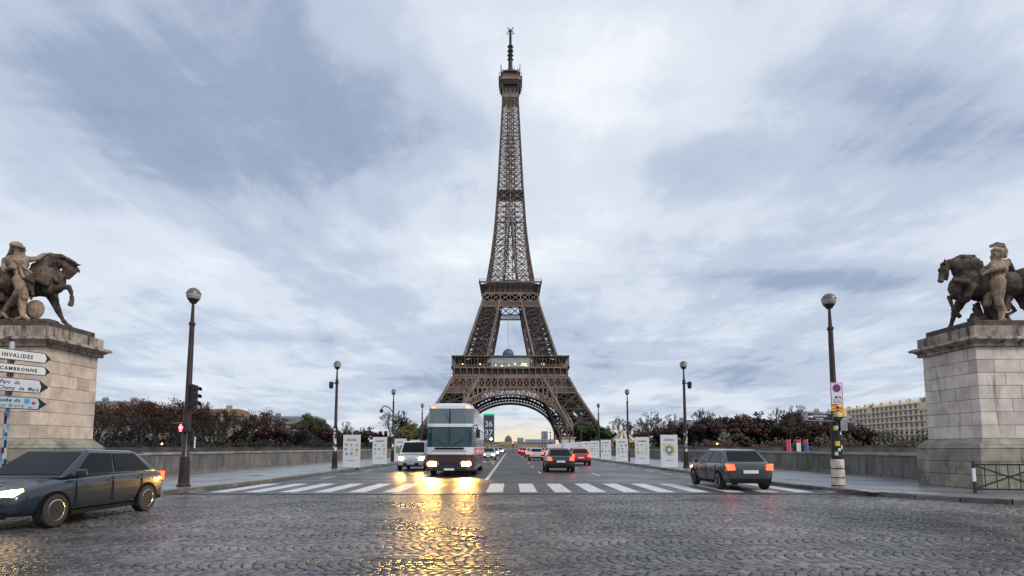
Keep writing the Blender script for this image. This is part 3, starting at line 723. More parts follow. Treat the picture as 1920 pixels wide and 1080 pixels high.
# upper shaft
sh = MB(); sl_ = MB(); gp = MB(); inn = MB()
rows = [527, 507, 484, 461, 438, 416, 396, 377, 356, 338, 320, 303, 287, 271, 256, 242, 229, 216, 204, 192, 181]
zs = [zf(y) for y in rows]
for k in FACES:
    for j, (z0, z1) in enumerate(zip(zs, zs[1:])):
        two = wi((z0 + z1) / 2) > .5
        for s in (-1, 1):
            a0, a1 = s * wo(z0), s * wo(z1); b0, b1 = (s * wi(z0), s * wi(z1)) if two else (0, 0)
            sh.bar(Pf(k, a0, z0), Pf(k, a1, z1), 1.05 - .02 * j)
            if two or s > 0: sh.bar(Pf(k, b0, z0), Pf(k, b1, z1), .62 if two else .6)
            ww = .50 - .008 * j
            sl_.bar(Pf(k, a0, z0), Pf(k, b1, z1), ww); sl_.bar(Pf(k, b0, z0), Pf(k, a1, z1), ww); sl_.bar(Pf(k, a1, z1), Pf(k, b1, z1), ww * .9)
            am, bm = (a0 + a1) / 2, (b0 + b1) / 2; zm = (z0 + z1) / 2
            sl_.bar(Pf(k, am, zm), Pf(k, bm, zm), ww * .7); sl_.bar(Pf(k, (a0 + b0) / 2, z0), Pf(k, (a1 + b1) / 2, z1), ww * .6); sl_.bar(Pf(k, a0 * .25 + a1 * .75 if 0 else a0, (z0 * .5 + z1 * .5)), Pf(k, b0, (z0 + z1) / 2), ww * .5)
            for u0, v0, u1, v1 in ((am, zm, (a0 + b0) / 2, z0), (am, zm, (a1 + b1) / 2, z1), (bm, zm, (a0 + b0) / 2, z0), (bm, zm, (a1 + b1) / 2, z1)): sl_.bar(Pf(k, u0, v0), Pf(k, u1, v1), ww * .42)
            gz = .95
            gp.bar(Pf(k, b1, z1 - gz, -.32), Pf(k, b1, z1 + gz, -.32), 1.35 - .03 * j, .12)
        if two:
            sl_.bar(Pf(k, -wi(z0), z0), Pf(k, wi(z1), z1), .32); sl_.bar(Pf(k, wi(z0), z0), Pf(k, -wi(z1), z1), .32); sl_.bar(Pf(k, -wi(z1), z1), Pf(k, wi(z1), z1), .36)
            # inner faces of the four legs
            for s in (-1, 1):
                for (zA, zB_) in ((z0, z1),):
                    P0, P1 = Vector((s * wo(zA), -wi(zA), zA)), Vector((s * wi(zB_), -wi(zB_), zB_)); inn.bar(rotk(P0, k), rotk(P1, k), .3)
                    P0, P1 = Vector((s * wi(zA), -wi(zA), zA)), Vector((s * wo(zB_), -wi(zB_), zB_)); inn.bar(rotk(P0, k), rotk(P1, k), .3)
# lift shaft and stair in the middle
for j, (z0, z1) in enumerate(zip(zs, zs[1:])):
    r0, r1 = wo(z0) * .30 + .35, wo(z1) * .30 + .35
    for a, b in ((1, 1), (1, -1), (-1, -1), (-1, 1)):
        inn.bar((a * r0, b * r0, z0), (a * r1, b * r1, z1), .62); inn.bar((a * r0, b * r0, z0), (b * r1, -a * r1, z1), .42)
        inn.bar((a * r0 * .35, b * r0, z0), (a * r1 * .35, b * r1, z1), .45)
    for zz_ in (z0, (z0 + z1) / 2):
        rr = r0
        for a, b, c, d in ((1, 1, 1, -1), (1, -1, -1, -1), (-1, -1, -1, 1), (-1, 1, 1, 1)): inn.bar((a * rr, b * rr, zz_), (c * rr, d * rr, zz_), .3)
zi = zf(355.5); ri = wo(zi)
mid_ = MB().box(-ri + .4, ri - .4, -ri + .4, ri - .4, zi - .8, zi - .3); mid_.frustum(-ri * .3, ri * .3, -ri * .3, ri * .3, zi - .3, -1.0, 1.0, -1.0, 1.0, zi + 3)
mid_.build('middle_platform', iron_d, tower)
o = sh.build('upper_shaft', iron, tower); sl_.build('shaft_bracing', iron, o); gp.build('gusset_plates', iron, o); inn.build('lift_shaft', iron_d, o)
# summit
zA = zf(183); z_ = {y: at(957, y, TD - 8).z for y in (176, 171, 163, 150, 147.5, 141, 139, 134, 130, 124, 121, 119, 112, 104, 96, 88, 87, 60, 56)}
wA = wo(zA); w3 = at(HX + 21.5, 145, TD - 8).x; wc = at(HX + 15.5, 150, TD - 8).x
su = MB().box(-wA - .3, wA + .3, -wA - .3, wA + .3, z_[176] - .9, z_[171]); su.box(-wA - .6, wA + .6, -wA - .6, wA + .6, z_[171], z_[171] + .5)
sud = MB().box(-wA + .5, wA - .5, -wA + .5, wA - .5, z_[171], z_[147.5])
for k in FACES:
    for i in range(5):
        x = -wA + 2 * wA * i / 4; su.bar(rotk((x, -wA + .1, z_[171]), k), rotk((x, -wA + .1, z_[147.5]), k), .42)
        if i < 4:
            x2 = -wA + 2 * wA * (i + 1) / 4; su.bar(rotk((x, -wA + .2, z_[171]), k), rotk((x2, -wA + .2, z_[147.5]), k), .22); su.bar(rotk((x2, -wA + .2, z_[171]), k), rotk((x, -wA + .2, z_[147.5]), k), .22)
    for s in (-1, 1):                   # curved brackets carrying the gallery
        pr = None
        for i in range(9):
            t = R(90) * i / 8; p = Vector(rotk((s * (wA + (w3 - wA) * (1 - cos(t))), -(wA + (w3 - wA) * (1 - cos(t))), z_[171] - 2 + (z_[147.5] - z_[171] + 2) * sin(t)), k))
            p1_ = Vector(rotk((s * wA * .98, -(wA + (w3 - wA) * (1 - cos(t))), z_[171] - 2 + (z_[147.5] - z_[171] + 2) * sin(t)), k))
            if pr: su.bar(pr[0], p, .5); su.bar(pr[1], p1_, .42)
            pr = (p, p1_)
def octo(mb, w_, c, z0, z1, w2=None, c2=None):
    w2 = w2 or w_; c2 = c2 or c
    P = lambda w, c, z: [(w - c, -w, z), (w, -w + c, z), (w, w - c, z), (w - c, w, z), (-w + c, w, z), (-w, w - c, z), (-w, -w + c, z), (-w + c, -w, z)]
    a, b = P(w_, c, z0), P(w2, c2, z1); mb.add(a + b, [tuple(range(7, -1, -1)), tuple(range(8, 16))] + [(i, (i + 1) % 8, (i + 1) % 8 + 8, i + 8) for i in range(8)])
octo(su, w3, 2.4, z_[147.5], z_[141]); octo(su, w3 + .35, 2.5, z_[141], z_[141] + .4)
octo(sud, w3 * .86, 2.2, z_[147.5] - 3.2, z_[147.5], w3 * .96, 2.3)
octo(sud, w3 * .80, 2, z_[141] + .4, z_[130], w3 * .70, 1.8); octo(su, w3 * .86, 2, z_[130], z_[130] + .35)
octo(sud, w3 * .58, 1.5, z_[130] + .35, z_[121], w3 * .40, 1.2)
rnd = random.Random(9); sm_ = MB()
for k in FACES:
    for i in range(17):
        x = -w3 + 2 * w3 * i / 16; sm_.bar(rotk((x, -w3 + .1, z_[141]), k), rotk((x, -w3 + .1, z_[141] + 2.4), k), .12)
    sm_.bar(rotk((-w3, -w3 + .1, z_[141] + 2.4), k), rotk((w3, -w3 + .1, z_[141] + 2.4), k), .2)
    for i in range(7):
        x = rnd.uniform(-w3 * .85, w3 * .85); h_ = rnd.uniform(1.5, 4.2); sm_.bar(rotk((x, -w3 * .8, z_[130]), k), rotk((x, -w3 * .8, z_[130] + h_), k), rnd.uniform(.15, .5))
    for s in (-1, 1): sm_.bar(rotk((s * w3 * .84, -w3 * .84, z_[130]), k), rotk((s * w3 * .84, -w3 * .84, z_[119]), k), .42); sm_.bar(rotk((s * w3 * 1.0, -w3 * .5, z_[163]), k), rotk((s * w3 * 1.18, -w3 * .5, z_[163] + 3), k), .1)
o = su.build('summit_gallery', iron, tower); sud.build('summit_cabin', iron_d, o); sm_.build('aerials', iron_d, o)
rl = MB()
for s in (-1, 1): rl.box(s * w3 * .66 - .35, s * w3 * .66 + .35, -w3 * .84, -w3 * .8, z_[134], z_[134] + 1.0)
rl.build('red_lamps', mat('red_aviation_lamp', (.8, .05, .02), .4, emit=(1, .12, .05), es=.5), o)
an = MB(); ys = [121, 112, 104, 96, 88]; az = at(957, 121, TD).z
zt = {y: at(957, y, TD).z for y in (124, 119, 112, 104, 96, 88, 87, 66, 63, 59, 56, 54)}
an.tube([(0, 0, z_[121] - 1), (0, 0, zt[112])], [1.7, 1.4], 8); an.tube([(0, 0, zt[112]), (0, 0, zt[88])], [1.1, .9], 8)
for y in (112, 104, 96, 88):
    z = zt[y]; an.tube([(0, 0, z - .35), (0, 0, z + .35)], 2.0, 8)
    for i in range(6): t = i * pi / 3; an.bar((cos(t) * 1.2, sin(t) * 1.2, z), (cos(t) * 2.4, sin(t) * 2.4, z + .2), .3)
for i in range(20):
    t = rnd.uniform(0, 6.28); z = rnd.uniform(zt[112], zt[88]); an.bar((cos(t) * 1.1, sin(t) * 1.1, z), (cos(t) * 1.75, sin(t) * 1.75, z), .35, .9)
an.tube([(0, 0, zt[88]), (0, 0, zt[59])], [.6, .45], 8)
for i in range(10): z = zt[88] + (zt[63] - zt[88]) * i / 10; an.tube([(0, 0, z - .15), (0, 0, z + .15)], .95, 8)
for zq in (zt[63], zt[56]):
    for i in range(4):
        t = pi / 4 * (0 if zq == zt[63] else 1) + i * pi / 2; p = Vector((cos(t) * 2.4, sin(t) * 2.4, zq)); an.bar((0, 0, zq - .2), p, .3); an.bar(p + Vector((0, 0, -.9)), p + Vector((0, 0, .9)), .42)
an.tube([(0, 0, zt[59] - .5), (0, 0, zt[56])], [1.1, .9], 8); an.bar((0, 0, zt[56]), (0, 0, zt[54] + .3), .2)
an.build('antenna', iron_d, tower)
# globe hung on a cable over the first platform
Yg = TD - W1d * 0.62; pg = at(953, 664.5, Yg); rg = 10.3 / F * Yg
gl = empty('hanging_globe', (pg.x, pg.y, pg.z), 0, 'blue ribbed globe hung on a cable above the first platform of the tower', 'globe')
s_ = MB().lathe([(rg * sin(pi * i / 16), -rg * cos(pi * i / 16)) for i in range(1, 16)], 32).build('sphere', mat('globe_blue', (.035, .13, .21), .35, var=.5, vscale=.5), gl, smooth=True)
rb = MB()
for i in range(8):
    t = i * pi / 8; rb.tube([(cos(t) * sin(a) * rg * 1.01, sin(t) * sin(a) * rg * 1.01, cos(a) * rg * 1.01) for a in [2 * pi * j / 32 for j in range(33)]], .07, 4)
rb.build('ribs', mat('globe_rib', (.25, .35, .40), .4), gl)
MB().tube([(0, 0, rg), (0, 0, z2s - pg.z - 1)], .10, 5).build('cable', grey_m, gl)
# ------------------------------------------------------------------ the two horse tamer statues
st_m = mat('statue_stone', (.17, .120, .088), .85, col2=(.045, .033, .027), vscale=1.3, bump=1.0, bscale=9, streak=(.42, (6, 6, 1.6), (.020, .016, .014)))
st_l = mat('statue_stone_pale', (.42, .30, .21), .85, col2=(.22, .155, .108), vscale=2.0, bump=.9, bscale=11, streak=(.36, (7, 7, 1.8), (.05, .036, .028)))
def statue(side, prim, label, Yc=19.9, bent=None):
    ox, oy = (0, 430) if side < 0 else (1700, 440); SC = 1080 / 220
    def P(x, y, d=0): return at(ox + x / SC, oy + y / SC, Yc + d)
    k = Yc / F / SC
    org = P(300 if side < 0 else 700, 860, -.1); root = empty('horse_tamer_statue', org, 0, label, 'statue')
    for name, (m_, vox, smo, disp, items) in prim.items():
        u = UN(); sl_k = .90 if name == 'warrior' else .94
        for it in items:
            if it[0] == 'c':
                _, x1, y1, r1, x2, y2, r2, *d = it; d1 = d[0] if d else 0; d2 = d[1] if len(d) > 1 else d1; fl = d[2] if len(d) > 2 else 1.0
                u.cap(P(x1, y1, d1) - org, P(x2, y2, d2) - org, r1 * k * sl_k, r2 * k * sl_k, flat=fl)
            else:
                _, x1, y1, rx, ry, rz_, rot, dd = it; u.ell(P(x1, y1, dd) - org, (rx * k * sl_k, rz_ * k * sl_k, ry * k * sl_k), rot)
        u.build(name, m_, root, vox, smo, disp=disp)
    return root
g_ = -.55       # the warrior stands in front of the horse
left = {
 'horse': (st_m, .024, 2, .055, [
  ('e', 440, 470, 150, 150, 150, .3, .15), ('e', 390, 520, 120, 110, 140, 0, .1), ('e', 250, 500, 170, 135, 150, 0, -.05), ('e', 60, 480, 170, 140, 150, 0, -.3), ('e', -110, 480, 150, 160, 150, 0, -.5),
  ('c', 395, 400, 128, 460, 320, 92, .1, .15, .8), ('c', 460, 315, 92, 555, 298, 66, .15, .2, .8), ('c', 560, 300, 66, 640, 320, 46, .2, .22, .8),
  ('c', 400, 330, 70, 470, 255, 42, .1, .15), ('c', 470, 255, 42, 560, 258, 34, .15, .2), ('c', 560, 258, 34, 650, 292, 26, .2, .2), ('c', 650, 292, 26, 700, 325, 20, .2, .2),
  ('c', 632, 338, 50, 648, 378, 40, .22, .22, .62), ('c', 672, 342, 36, 708, 372, 22, .22, .22, .6), ('c', 655, 385, 40, 625, 428, 24, .22, .22, .62), ('c', 692, 385, 24, 642, 438, 22, .22, .22, .6),
  ('c', 590, 415, 22, 562, 428, 17, .22, .22), ('c', 600, 440, 20, 632, 452, 15, .22, .22), ('c', 600, 340, 30, 590, 400, 20, .1, .2), ('c', 724, 378, 13, 728, 395, 11, .16, .2),
  ('c', 690, 322, 17, 762, 328, 4, .14, .14), ('c', 700, 330, 15, 745, 338, 4, .32, .32),
  ('c', 430, 540, 70, 450, 555, 60, .0, -.1), ('c', 450, 553, 52, 560, 538, 27, -.1, -.05), ('c', 560, 538, 27, 628, 528, 27, -.05, 0), ('c', 632, 534, 28, 655, 590, 17, 0, 0), ('c', 655, 590, 16, 662, 625, 17, 0, 0), ('c', 662, 625, 24, 662, 650, 20, 0, 0), ('c', 662, 655, 22, 650, 690, 26, 0, 0), ('c', 655, 690, 16, 652, 706, 6, 0, 0),
  ('c', 470, 590, 62, 500, 660, 44, .3, .32), ('c', 500, 660, 44, 540, 760, 27, .32, .35), ('c', 540, 755, 29, 585, 845, 17, .35, .4), ('c', 590, 850, 24, 612, 868, 17, .4, .4), ('c', 612, 870, 17, 640, 895, 24, .4, .4), ('c', 640, 895, 22, 668, 908, 14, .4, .4),
  ('c', 530, 470, 14, 552, 492, 8, .1, .1), ('c', 470, 250, 14, 600, 258, 12, .02, .02), ('c', 600, 262, 12, 680, 305, 10, .05, .05), ('c', 340, 470, 26, 430, 500, 30, -.42, -.38), ('c', 470, 400, 20, 520, 470, 24, -.1, -.12), ('c', 400, 360, 16, 500, 300, 12, -.16, -.1), ('c', 640, 330, 8, 690, 372, 7, .02, .04), ('c', 610, 400, 7, 700, 350, 7, .02, .03), ('c', 330, 340, 40, 330, 430, 60, 0, 0),
  ('c', -150, 560, 80, -210, 700, 40, -.5, -.5), ('c', -210, 700, 38, -180, 860, 24, -.5, -.5), ('c', -60, 560, 70, -90, 700, 36, -.1, -.1), ('c', -90, 700, 34, -60, 850, 24, -.1, -.1)]),
 'warrior': (st_l, .018, 1, .022, [
  ('e', 180, 180, 44, 56, 44, -.1, g_), ('c', 200, 200, 32, 212, 222, 18, g_ - .02, g_), ('c', 226, 185, 13, 238, 196, 9, g_ - .05), ('c', 205, 165, 14, 228, 170, 10, g_ - .08), ('c', 218, 215, 13, 226, 212, 9, g_), ('c', 200, 228, 20, 222, 232, 14, g_), 
  ('c', 170, 215, 36, 165, 250, 44, g_), ('e', 150, 145, 58, 36, 52, -.15, g_ + .02), ('c', 110, 140, 22, 215, 165, 14, g_ - .16), ('c', 130, 170, 40, 105, 215, 26, g_ + .1), ('c', 105, 215, 26, 70, 250, 16, g_ + .15),
  ('c', 95, 285, 56, 215, 280, 52, g_, g_, .75), ('e', 165, 310, 105, 72, 78, .12, g_), ('c', 130, 310, 52, 140, 350, 44, g_ - .14), ('c', 205, 310, 48, 210, 345, 40, g_ - .14), ('c', 170, 350, 78, 205, 420, 64, g_, g_, .8), ('c', 205, 420, 66, 220, 470, 72, g_, g_, .85),
  ('c', 190, 370, 18, 215, 440, 14, g_ - .22, g_ - .24), ('c', 150, 380, 15, 160, 430, 13, g_ - .22, g_ - .2), ('c', 175, 520, 24, 205, 590, 18, g_ - .25, g_ - .28), ('c', 218, 520, 20, 230, 590, 16, g_ - .22, g_ - .28), ('c', 192, 660, 18, 200, 720, 12, g_ - .24, g_ - .22), ('c', 120, 270, 10, 290, 400, 10, g_ - .26, g_ - .22),
  ('c', 225, 272, 42, 285, 278, 30, g_ + .05, g_ + .15), ('c', 285, 278, 30, 345, 268, 26, g_ + .15, g_ + .3), ('c', 345, 268, 26, 400, 235, 20, g_ + .3, g_ + .5), ('c', 400, 235, 20, 470, 222, 12, g_ + .5, g_ + .6),
  ('c', 60, 295, 44, 45, 345, 34, g_), ('c', 40, 350, 34, 50, 380, 28, g_ - .05, g_ - .15), ('c', 40, 378, 28, 110, 352, 20, g_ - .1, g_ - .28), ('c', 110, 352, 22, 140, 350, 14, g_ - .28, g_ - .3), ('c', 120, 345, 9, 150, 348, 6, g_ - .33), ('c', 122, 356, 9, 148, 362, 6, g_ - .33), ('c', 118, 338, 8, 135, 332, 6, g_ - .33),
  ('c', 180, 480, 66, 215, 590, 44, g_ - .12, g_ - .2), ('c', 190, 500, 62, 200, 560, 50, g_ - .12, g_ - .18), ('c', 220, 600, 40, 222, 625, 38, g_ - .22), ('c', 218, 630, 38, 205, 690, 42, g_ - .2, g_ - .12), ('c', 205, 690, 40, 208, 790, 24, g_ - .12, g_ - .16), ('c', 208, 805, 24, 260, 828, 15, g_ - .18, g_ - .35), ('c', 200, 815, 20, 150, 825, 16, g_ - .2),
  ('c', 230, 490, 62, 160, 600, 42, g_ + .12, g_ + .05), ('c', 160, 600, 38, 90, 690, 34, g_ + .05, g_ + .2), ('c', 90, 690, 32, 25, 770, 20, g_ + .2, g_ + .3), ('c', 25, 775, 22, 70, 818, 14, g_ + .3, g_ + .1), ('c', 20, 780, 18, 5, 800, 16, g_ + .3)]),
 'cloth': (st_m, .022, 1, .05, [
  ('c', 40, 400, 26, 5, 640, 34, g_ + .1), ('c', 10, 400, 24, -35, 640, 34, g_ + .1), ('c', 65, 420, 22, 60, 660, 26, g_ + .28), ('c', 95, 420, 40, 95, 800, 60, g_ + .45), ('c', 30, 430, 50, 20, 790, 60, g_ + .5), ('c', -40, 420, 50, -60, 800, 60, g_ + .5), ('c', 150, 560, 36, 170, 800, 40, g_ + .42),
  ('c', 285, 430, 20, 300, 600, 15, g_ - .05), ('c', 262, 450, 22, 280, 560, 14, g_ - .12), ('c', 300, 450, 20, 285, 640, 12, g_ + .02), ('c', 240, 455, 22, 300, 480, 18, g_ - .16), ('c', 120, 400, 40, 110, 560, 50, g_ + .4)]),
 'shield': (st_l, .024, 4, .012, [('e', 322, 738, 96, 100, 26, 0, g_ + .14), ('e', 322, 738, 84, 88, 32, 0, g_ + .12), ('e', 322, 738, 24, 24, 42, 0, g_ + .12)]),
 'rock_base': (st_m, .035, 3, .05, [('c', -160, 870, 38, 420, 868, 38, 0, 0, 4.5), ('c', 330, 850, 26, 490, 850, 22, -.1, .1, 5), ('c', 120, 835, 20, 300, 838, 20, -.4, -.3, 3), ('c', 360, 845, 22, 420, 835, 16, .3, .3, 3), ('c', 560, 905, 20, 670, 930, 22, .4, .45, 3)]),
}
statue(-1, left, 'dark stone statue of a warrior beside a bowing horse on the left pedestal')
h_ = .1
right = {
 'horse': (st_m, .024, 2, .055, [
  ('e', 505, 480, 100, 125, 130, 0, .1), ('e', 560, 460, 140, 150, 150, 0, .1), ('e', 730, 490, 200, 140, 150, 0, -.05), ('e', 900, 470, 190, 140, 150, 0, -.25), ('e', 1060, 430, 130, 125, 145, 0, -.4), ('e', 1130, 470, 120, 140, 140, 0, -.45),
  ('c', 590, 370, 135, 520, 320, 110, .1, .15, .75), ('c', 440, 420, 26, 560, 440, 30, -.36, -.46), ('c', 470, 520, 28, 470, 440, 34, -.28, -.3), ('c', 560, 560, 30, 600, 470, 40, -.42, -.46), ('c', 480, 430, 9, 620, 395, 9, -.42, -.52), ('c', 620, 395, 9, 700, 365, 8, -.52, -.85), ('c', 520, 310, 110, 440, 275, 62, .15, .2, .75), ('c', 440, 275, 62, 395, 270, 50, .2, .2, .75), ('c', 620, 280, 90, 560, 235, 50, .1, .1, .7),
  ('c', 425, 232, 20, 500, 205, 24, .2), ('c', 500, 205, 26, 580, 205, 26, .18), ('c', 580, 210, 28, 640, 240, 32, .15), ('c', 600, 195, 18, 625, 190, 10, .15), ('c', 640, 240, 30, 700, 320, 34, .1), ('c', 618, 192, 14, 660, 250, 14, .02),
  ('c', 385, 280, 56, 345, 320, 44, .2, .2, .62), ('c', 345, 285, 40, 320, 330, 30, .2, .2, .6), ('c', 350, 330, 42, 325, 400, 28, .2, .2, .62), ('c', 318, 330, 24, 303, 415, 20, .2, .2, .62), ('c', 312, 425, 22, 325, 430, 18, .2), ('c', 365, 350, 30, 372, 400, 14, .2), ('c', 345, 400, 18, 368, 415, 11, .2), ('c', 300, 418, 14, 290, 422, 10, .2),
  ('c', 350, 262, 18, 352, 225, 6, .12), ('c', 330, 285, 15, 308, 272, 7, .3), ('c', 300, 322, 14, 296, 330, 10, .15), ('c', 330, 310, 9, 340, 318, 9, .05),
  ('c', 530, 560, 66, 540, 590, 44, -.05), ('c', 540, 585, 46, 440, 573, 25, -.05, 0), ('c', 440, 573, 25, 392, 578, 24, 0), ('c', 392, 580, 24, 412, 640, 16, 0), ('c', 412, 640, 16, 432, 690, 18, 0), ('c', 432, 692, 22, 452, 718, 20, 0), ('c', 455, 722, 22, 482, 748, 26, 0),
  ('c', 510, 590, 56, 480, 660, 42, .3, .35), ('c', 480, 660, 42, 440, 730, 30, .35, .4), ('c', 440, 730, 30, 408, 830, 18, .4, .45), ('c', 405, 835, 22, 388, 868, 20, .45), ('c', 388, 875, 18, 355, 895, 26, .45), ('c', 350, 895, 22, 312, 916, 14, .45),
  ('c', 1110, 560, 80, 1150, 700, 44, -.4), ('c', 1150, 700, 40, 1120, 840, 24, -.4), ('c', 1040, 590, 34, 1068, 660, 26, -.3), ('c', 1068, 640, 26, 1090, 700, 10, -.3)]),
 'warrior': (st_l, .018, 1, .022, [
  ('e', 822, 195, 42, 50, 42, 0, g_), ('c', 795, 205, 28, 800, 232, 24, g_), ('c', 782, 190, 10, 772, 203, 7, g_ - .04), ('c', 785, 172, 10, 800, 168, 12, g_ - .08), ('c', 805, 228, 26, 800, 248, 16, g_), ('c', 840, 240, 38, 865, 262, 46, g_),
  ('e', 836, 148, 62, 34, 50, .05, g_), ('c', 900, 150, 26, 905, 200, 22, g_ + .02), ('c', 872, 140, 16, 880, 200, 12, g_ - .15),
  ('c', 772, 112, 12, 830, 92, 18, g_), ('c', 830, 92, 18, 885, 105, 22, g_), ('c', 885, 105, 22, 915, 160, 18, g_), ('c', 915, 160, 18, 912, 205, 12, g_ + .03), 
  ('c', 800, 280, 50, 900, 270, 50, g_, g_, .75), ('e', 845, 320, 82, 72, 74, 0, g_), ('c', 850, 350, 66, 835, 400, 56, g_, g_, .85), ('c', 835, 400, 58, 832, 450, 72, g_, g_, .9),
  ('c', 905, 268, 44, 890, 310, 36, g_ - .1, g_ - .2), ('c', 885, 300, 36, 800, 318, 28, g_ - .18, g_ - .3), ('c', 870, 275, 38, 790, 300, 30, g_ - .12, g_ - .26), ('c', 800, 320, 27, 735, 345, 20, g_ - .3, g_ - .3), ('c', 735, 345, 20, 705, 362, 14, g_ - .3), ('c', 712, 350, 8, 690, 358, 6, g_ - .33), ('c', 712, 365, 8, 692, 372, 6, g_ - .33), ('c', 700, 340, 30, 760, 300, 38, g_ + .2, g_ + .1), ('c', 728, 335, 9, 716, 325, 6, g_ - .3),
  ('c', 838, 450, 76, 845, 540, 54, g_ - .1, g_ - .16), ('c', 850, 460, 62, 870, 440, 50, g_), ('c', 848, 540, 54, 850, 610, 38, g_ - .16, g_ - .2), ('c', 850, 615, 38, 860, 640, 36, g_ - .2), ('c', 862, 650, 36, 878, 700, 40, g_ - .16, g_ - .08), ('c', 878, 700, 38, 868, 790, 23, g_ - .08, g_ - .12), ('c', 868, 800, 24, 815, 828, 15, g_ - .14, g_ - .3), ('c', 870, 805, 20, 895, 825, 14, g_ - .1),
  ('c', 790, 470, 56, 750, 580, 44, g_ + .15, g_ + .2), ('c', 750, 580, 42, 735, 640, 36, g_ + .2), ('c', 800, 640, 30, 880, 720, 30, g_ + .35, g_ + .4), ('c', 890, 720, 26, 935, 770, 18, g_ + .4), ('c', 935, 770, 18, 985, 822, 12, g_ + .4, g_ + .3), ('c', 900, 780, 18, 895, 820, 14, g_ + .2)]),
 'cloak': (st_m, .022, 1, .05, [
  ('c', 930, 245, 26, 960, 330, 34, g_ + .12), ('c', 960, 330, 34, 985, 420, 22, g_ + .15), ('c', 940, 330, 40, 950, 500, 40, g_ + .25), ('c', 915, 380, 17, 915, 690, 17, g_ + .05), ('c', 945, 380, 17, 940, 690, 17, g_ + .08), ('c', 968, 420, 15, 962, 600, 14, g_ + .12), ('c', 930, 400, 30, 925, 680, 28, g_ + .2),
  ('c', 950, 640, 22, 1000, 700, 14, g_ + .3), ('c', 1000, 700, 14, 920, 740, 22, g_ + .3), ('c', 740, 420, 70, 760, 620, 70, g_ + .5), ('c', 690, 420, 60, 700, 560, 60, g_ + .55), ('c', 760, 650, 60, 790, 800, 56, g_ + .6), ('c', 850, 600, 40, 850, 800, 40, g_ + .5), ('c', 720, 560, 40, 730, 640, 36, g_ + .3)]),
 'helmet_crest': (st_m, .02, 2, .02, [('c', 772, 104, 12, 830, 82, 17, g_), ('c', 830, 82, 17, 885, 96, 20, g_), ('c', 885, 96, 20, 917, 150, 15, g_)]),
 'rock_base': (st_m, .035, 3, .06, [('c', 580, 866, 36, 1200, 866, 36, 0, 0, 4.5), ('c', 560, 858, 24, 760, 846, 26, 0, -.1, 4), ('c', 620, 800, 60, 680, 790, 60, .1), ('c', 560, 785, 14, 600, 800, 30, .0), ('c', 650, 640, 26, 660, 740, 44, .15), ('c', 600, 730, 12, 650, 740, 30, .1), ('c', 612, 640, 8, 640, 690, 26, .1), ('c', 602, 680, 9, 640, 720, 24, .12), ('c', 585, 740, 8, 630, 760, 28, .1), ('c', 700, 780, 50, 740, 820, 40, .0), ('c', 310, 930, 20, 400, 905, 20, .45, .4, 3), ('c', 400, 905, 20, 560, 880, 22, .3, .2, 3)]),
}
statue(1, right, 'dark stone statue of a helmeted warrior leading a horse on the right pedestal')
# ------------------------------------------------------------------ street lamps
louv_m = mat('lamp_bowl_band', (.16, .15, .14), .35, .4)
frost_m = mat('lamp_bowl_glass', (.34, .33, .31), .25, var=.1)
def lamp_proto():
    r = empty('street_lamp'); H = 7.0
    m = MB().lathe([(.24, 0), (.25, .05), (.20, .1), (.17, .95), (.175, 1.0), (.14, 1.05), (.135, 2.6), (.14, 2.65), (.115, 2.75), (.09, H - 1.4), (.12, H - 1.38), (.12, H - 1.3), (.07, H - 1.25), (.05, H - .62), (.09, H - .58)], 16)
    shade_auto(m.build('pole', lampiron, r))
    R0 = .265; c = H - .30
    def ring(a0, a1, k=1.0): return [(R0 * k * cos(R(a0 + (a1 - a0) * i / 8)), c + R0 * k * sin(R(a0 + (a1 - a0) * i / 8))) for i in range(9)]
    shade_auto(MB().lathe([(.10, H - .60), (.16, c - R0 * .86)] + ring(-60, -35), 28).build('lamp_bowl_base', lampiron, r))
    shade_auto(MB().lathe(ring(-35, 8, .98), 28).build('lamp_glass', frost_m, r))
    shade_auto(MB().lathe(ring(8, 16, 1.04), 28).build('lamp_band', louv_m, r))
    shade_auto(MB().lathe(ring(16, 88, 1.0), 28).build('lamp_cap', louv_m, r))
    return r
lp = lamp_proto()
extraL = {0: 'nearest street lamp on the left, with a traffic signal fixed to its pole', 1: 'second street lamp on the left, with stickers and a camera on its pole', 2: 'third street lamp on the left, with a small curved arm lantern'}
extraR = {0: 'nearest street lamp on the right, carrying the parking and direction signs', 1: 'second street lamp on the right, with stickers and a camera on its pole', 2: 'third street lamp on the right, between the second and third white panels'}
ys_l = [20.0, 38.0, 56.6, 75.2, 93.8, 112.4, 131, 149.6]
lamps = {}
for s in (-1, 1):
    for i, y in enumerate(ys_l):
        o = lp if (s < 0 and i == 0) else copy_tree(lp)
        x = s * 11.85
        if i == 0: x = -11.55 if s < 0 else 11.6
        o.location = (x, y, PH); lamps[s, i] = o; o.scale = (.93, .93, 1.03 if s < 0 and i == 0 else (1.0 if i == 0 else 1.045))
        lab = (extraL if s < 0 else extraR).get(i, '%s street lamp from the camera along the %s pavement' % (ORD[i], 'left' if s < 0 else 'right'))
        tag(o, lab, 'street lamp', 'globe street lamps along the bridge')
for k, (px, py, Y) in enumerate(((1022, 812, 215), (1017, 818, 240), (1032, 809, 190), (897, 812, 240))):
    o = copy_tree(lp); p = at(px, py, Y); o.location = (p.x, Y, p.z - 7.0 if p.z - 7 > -.5 else 0)
    o.location.z = -.04; o.scale = (1.3, 1.3, p.z / 7.0)
    tag(o, ['tall distant lamp seen under the tower arch, middle one of the three', 'distant lamp under the tower arch, leftmost of the three', 'distant lamp under the tower arch, rightmost of the three', 'distant lamp left of the dark office tower'][k], 'street lamp', 'lamps beyond the bridge')
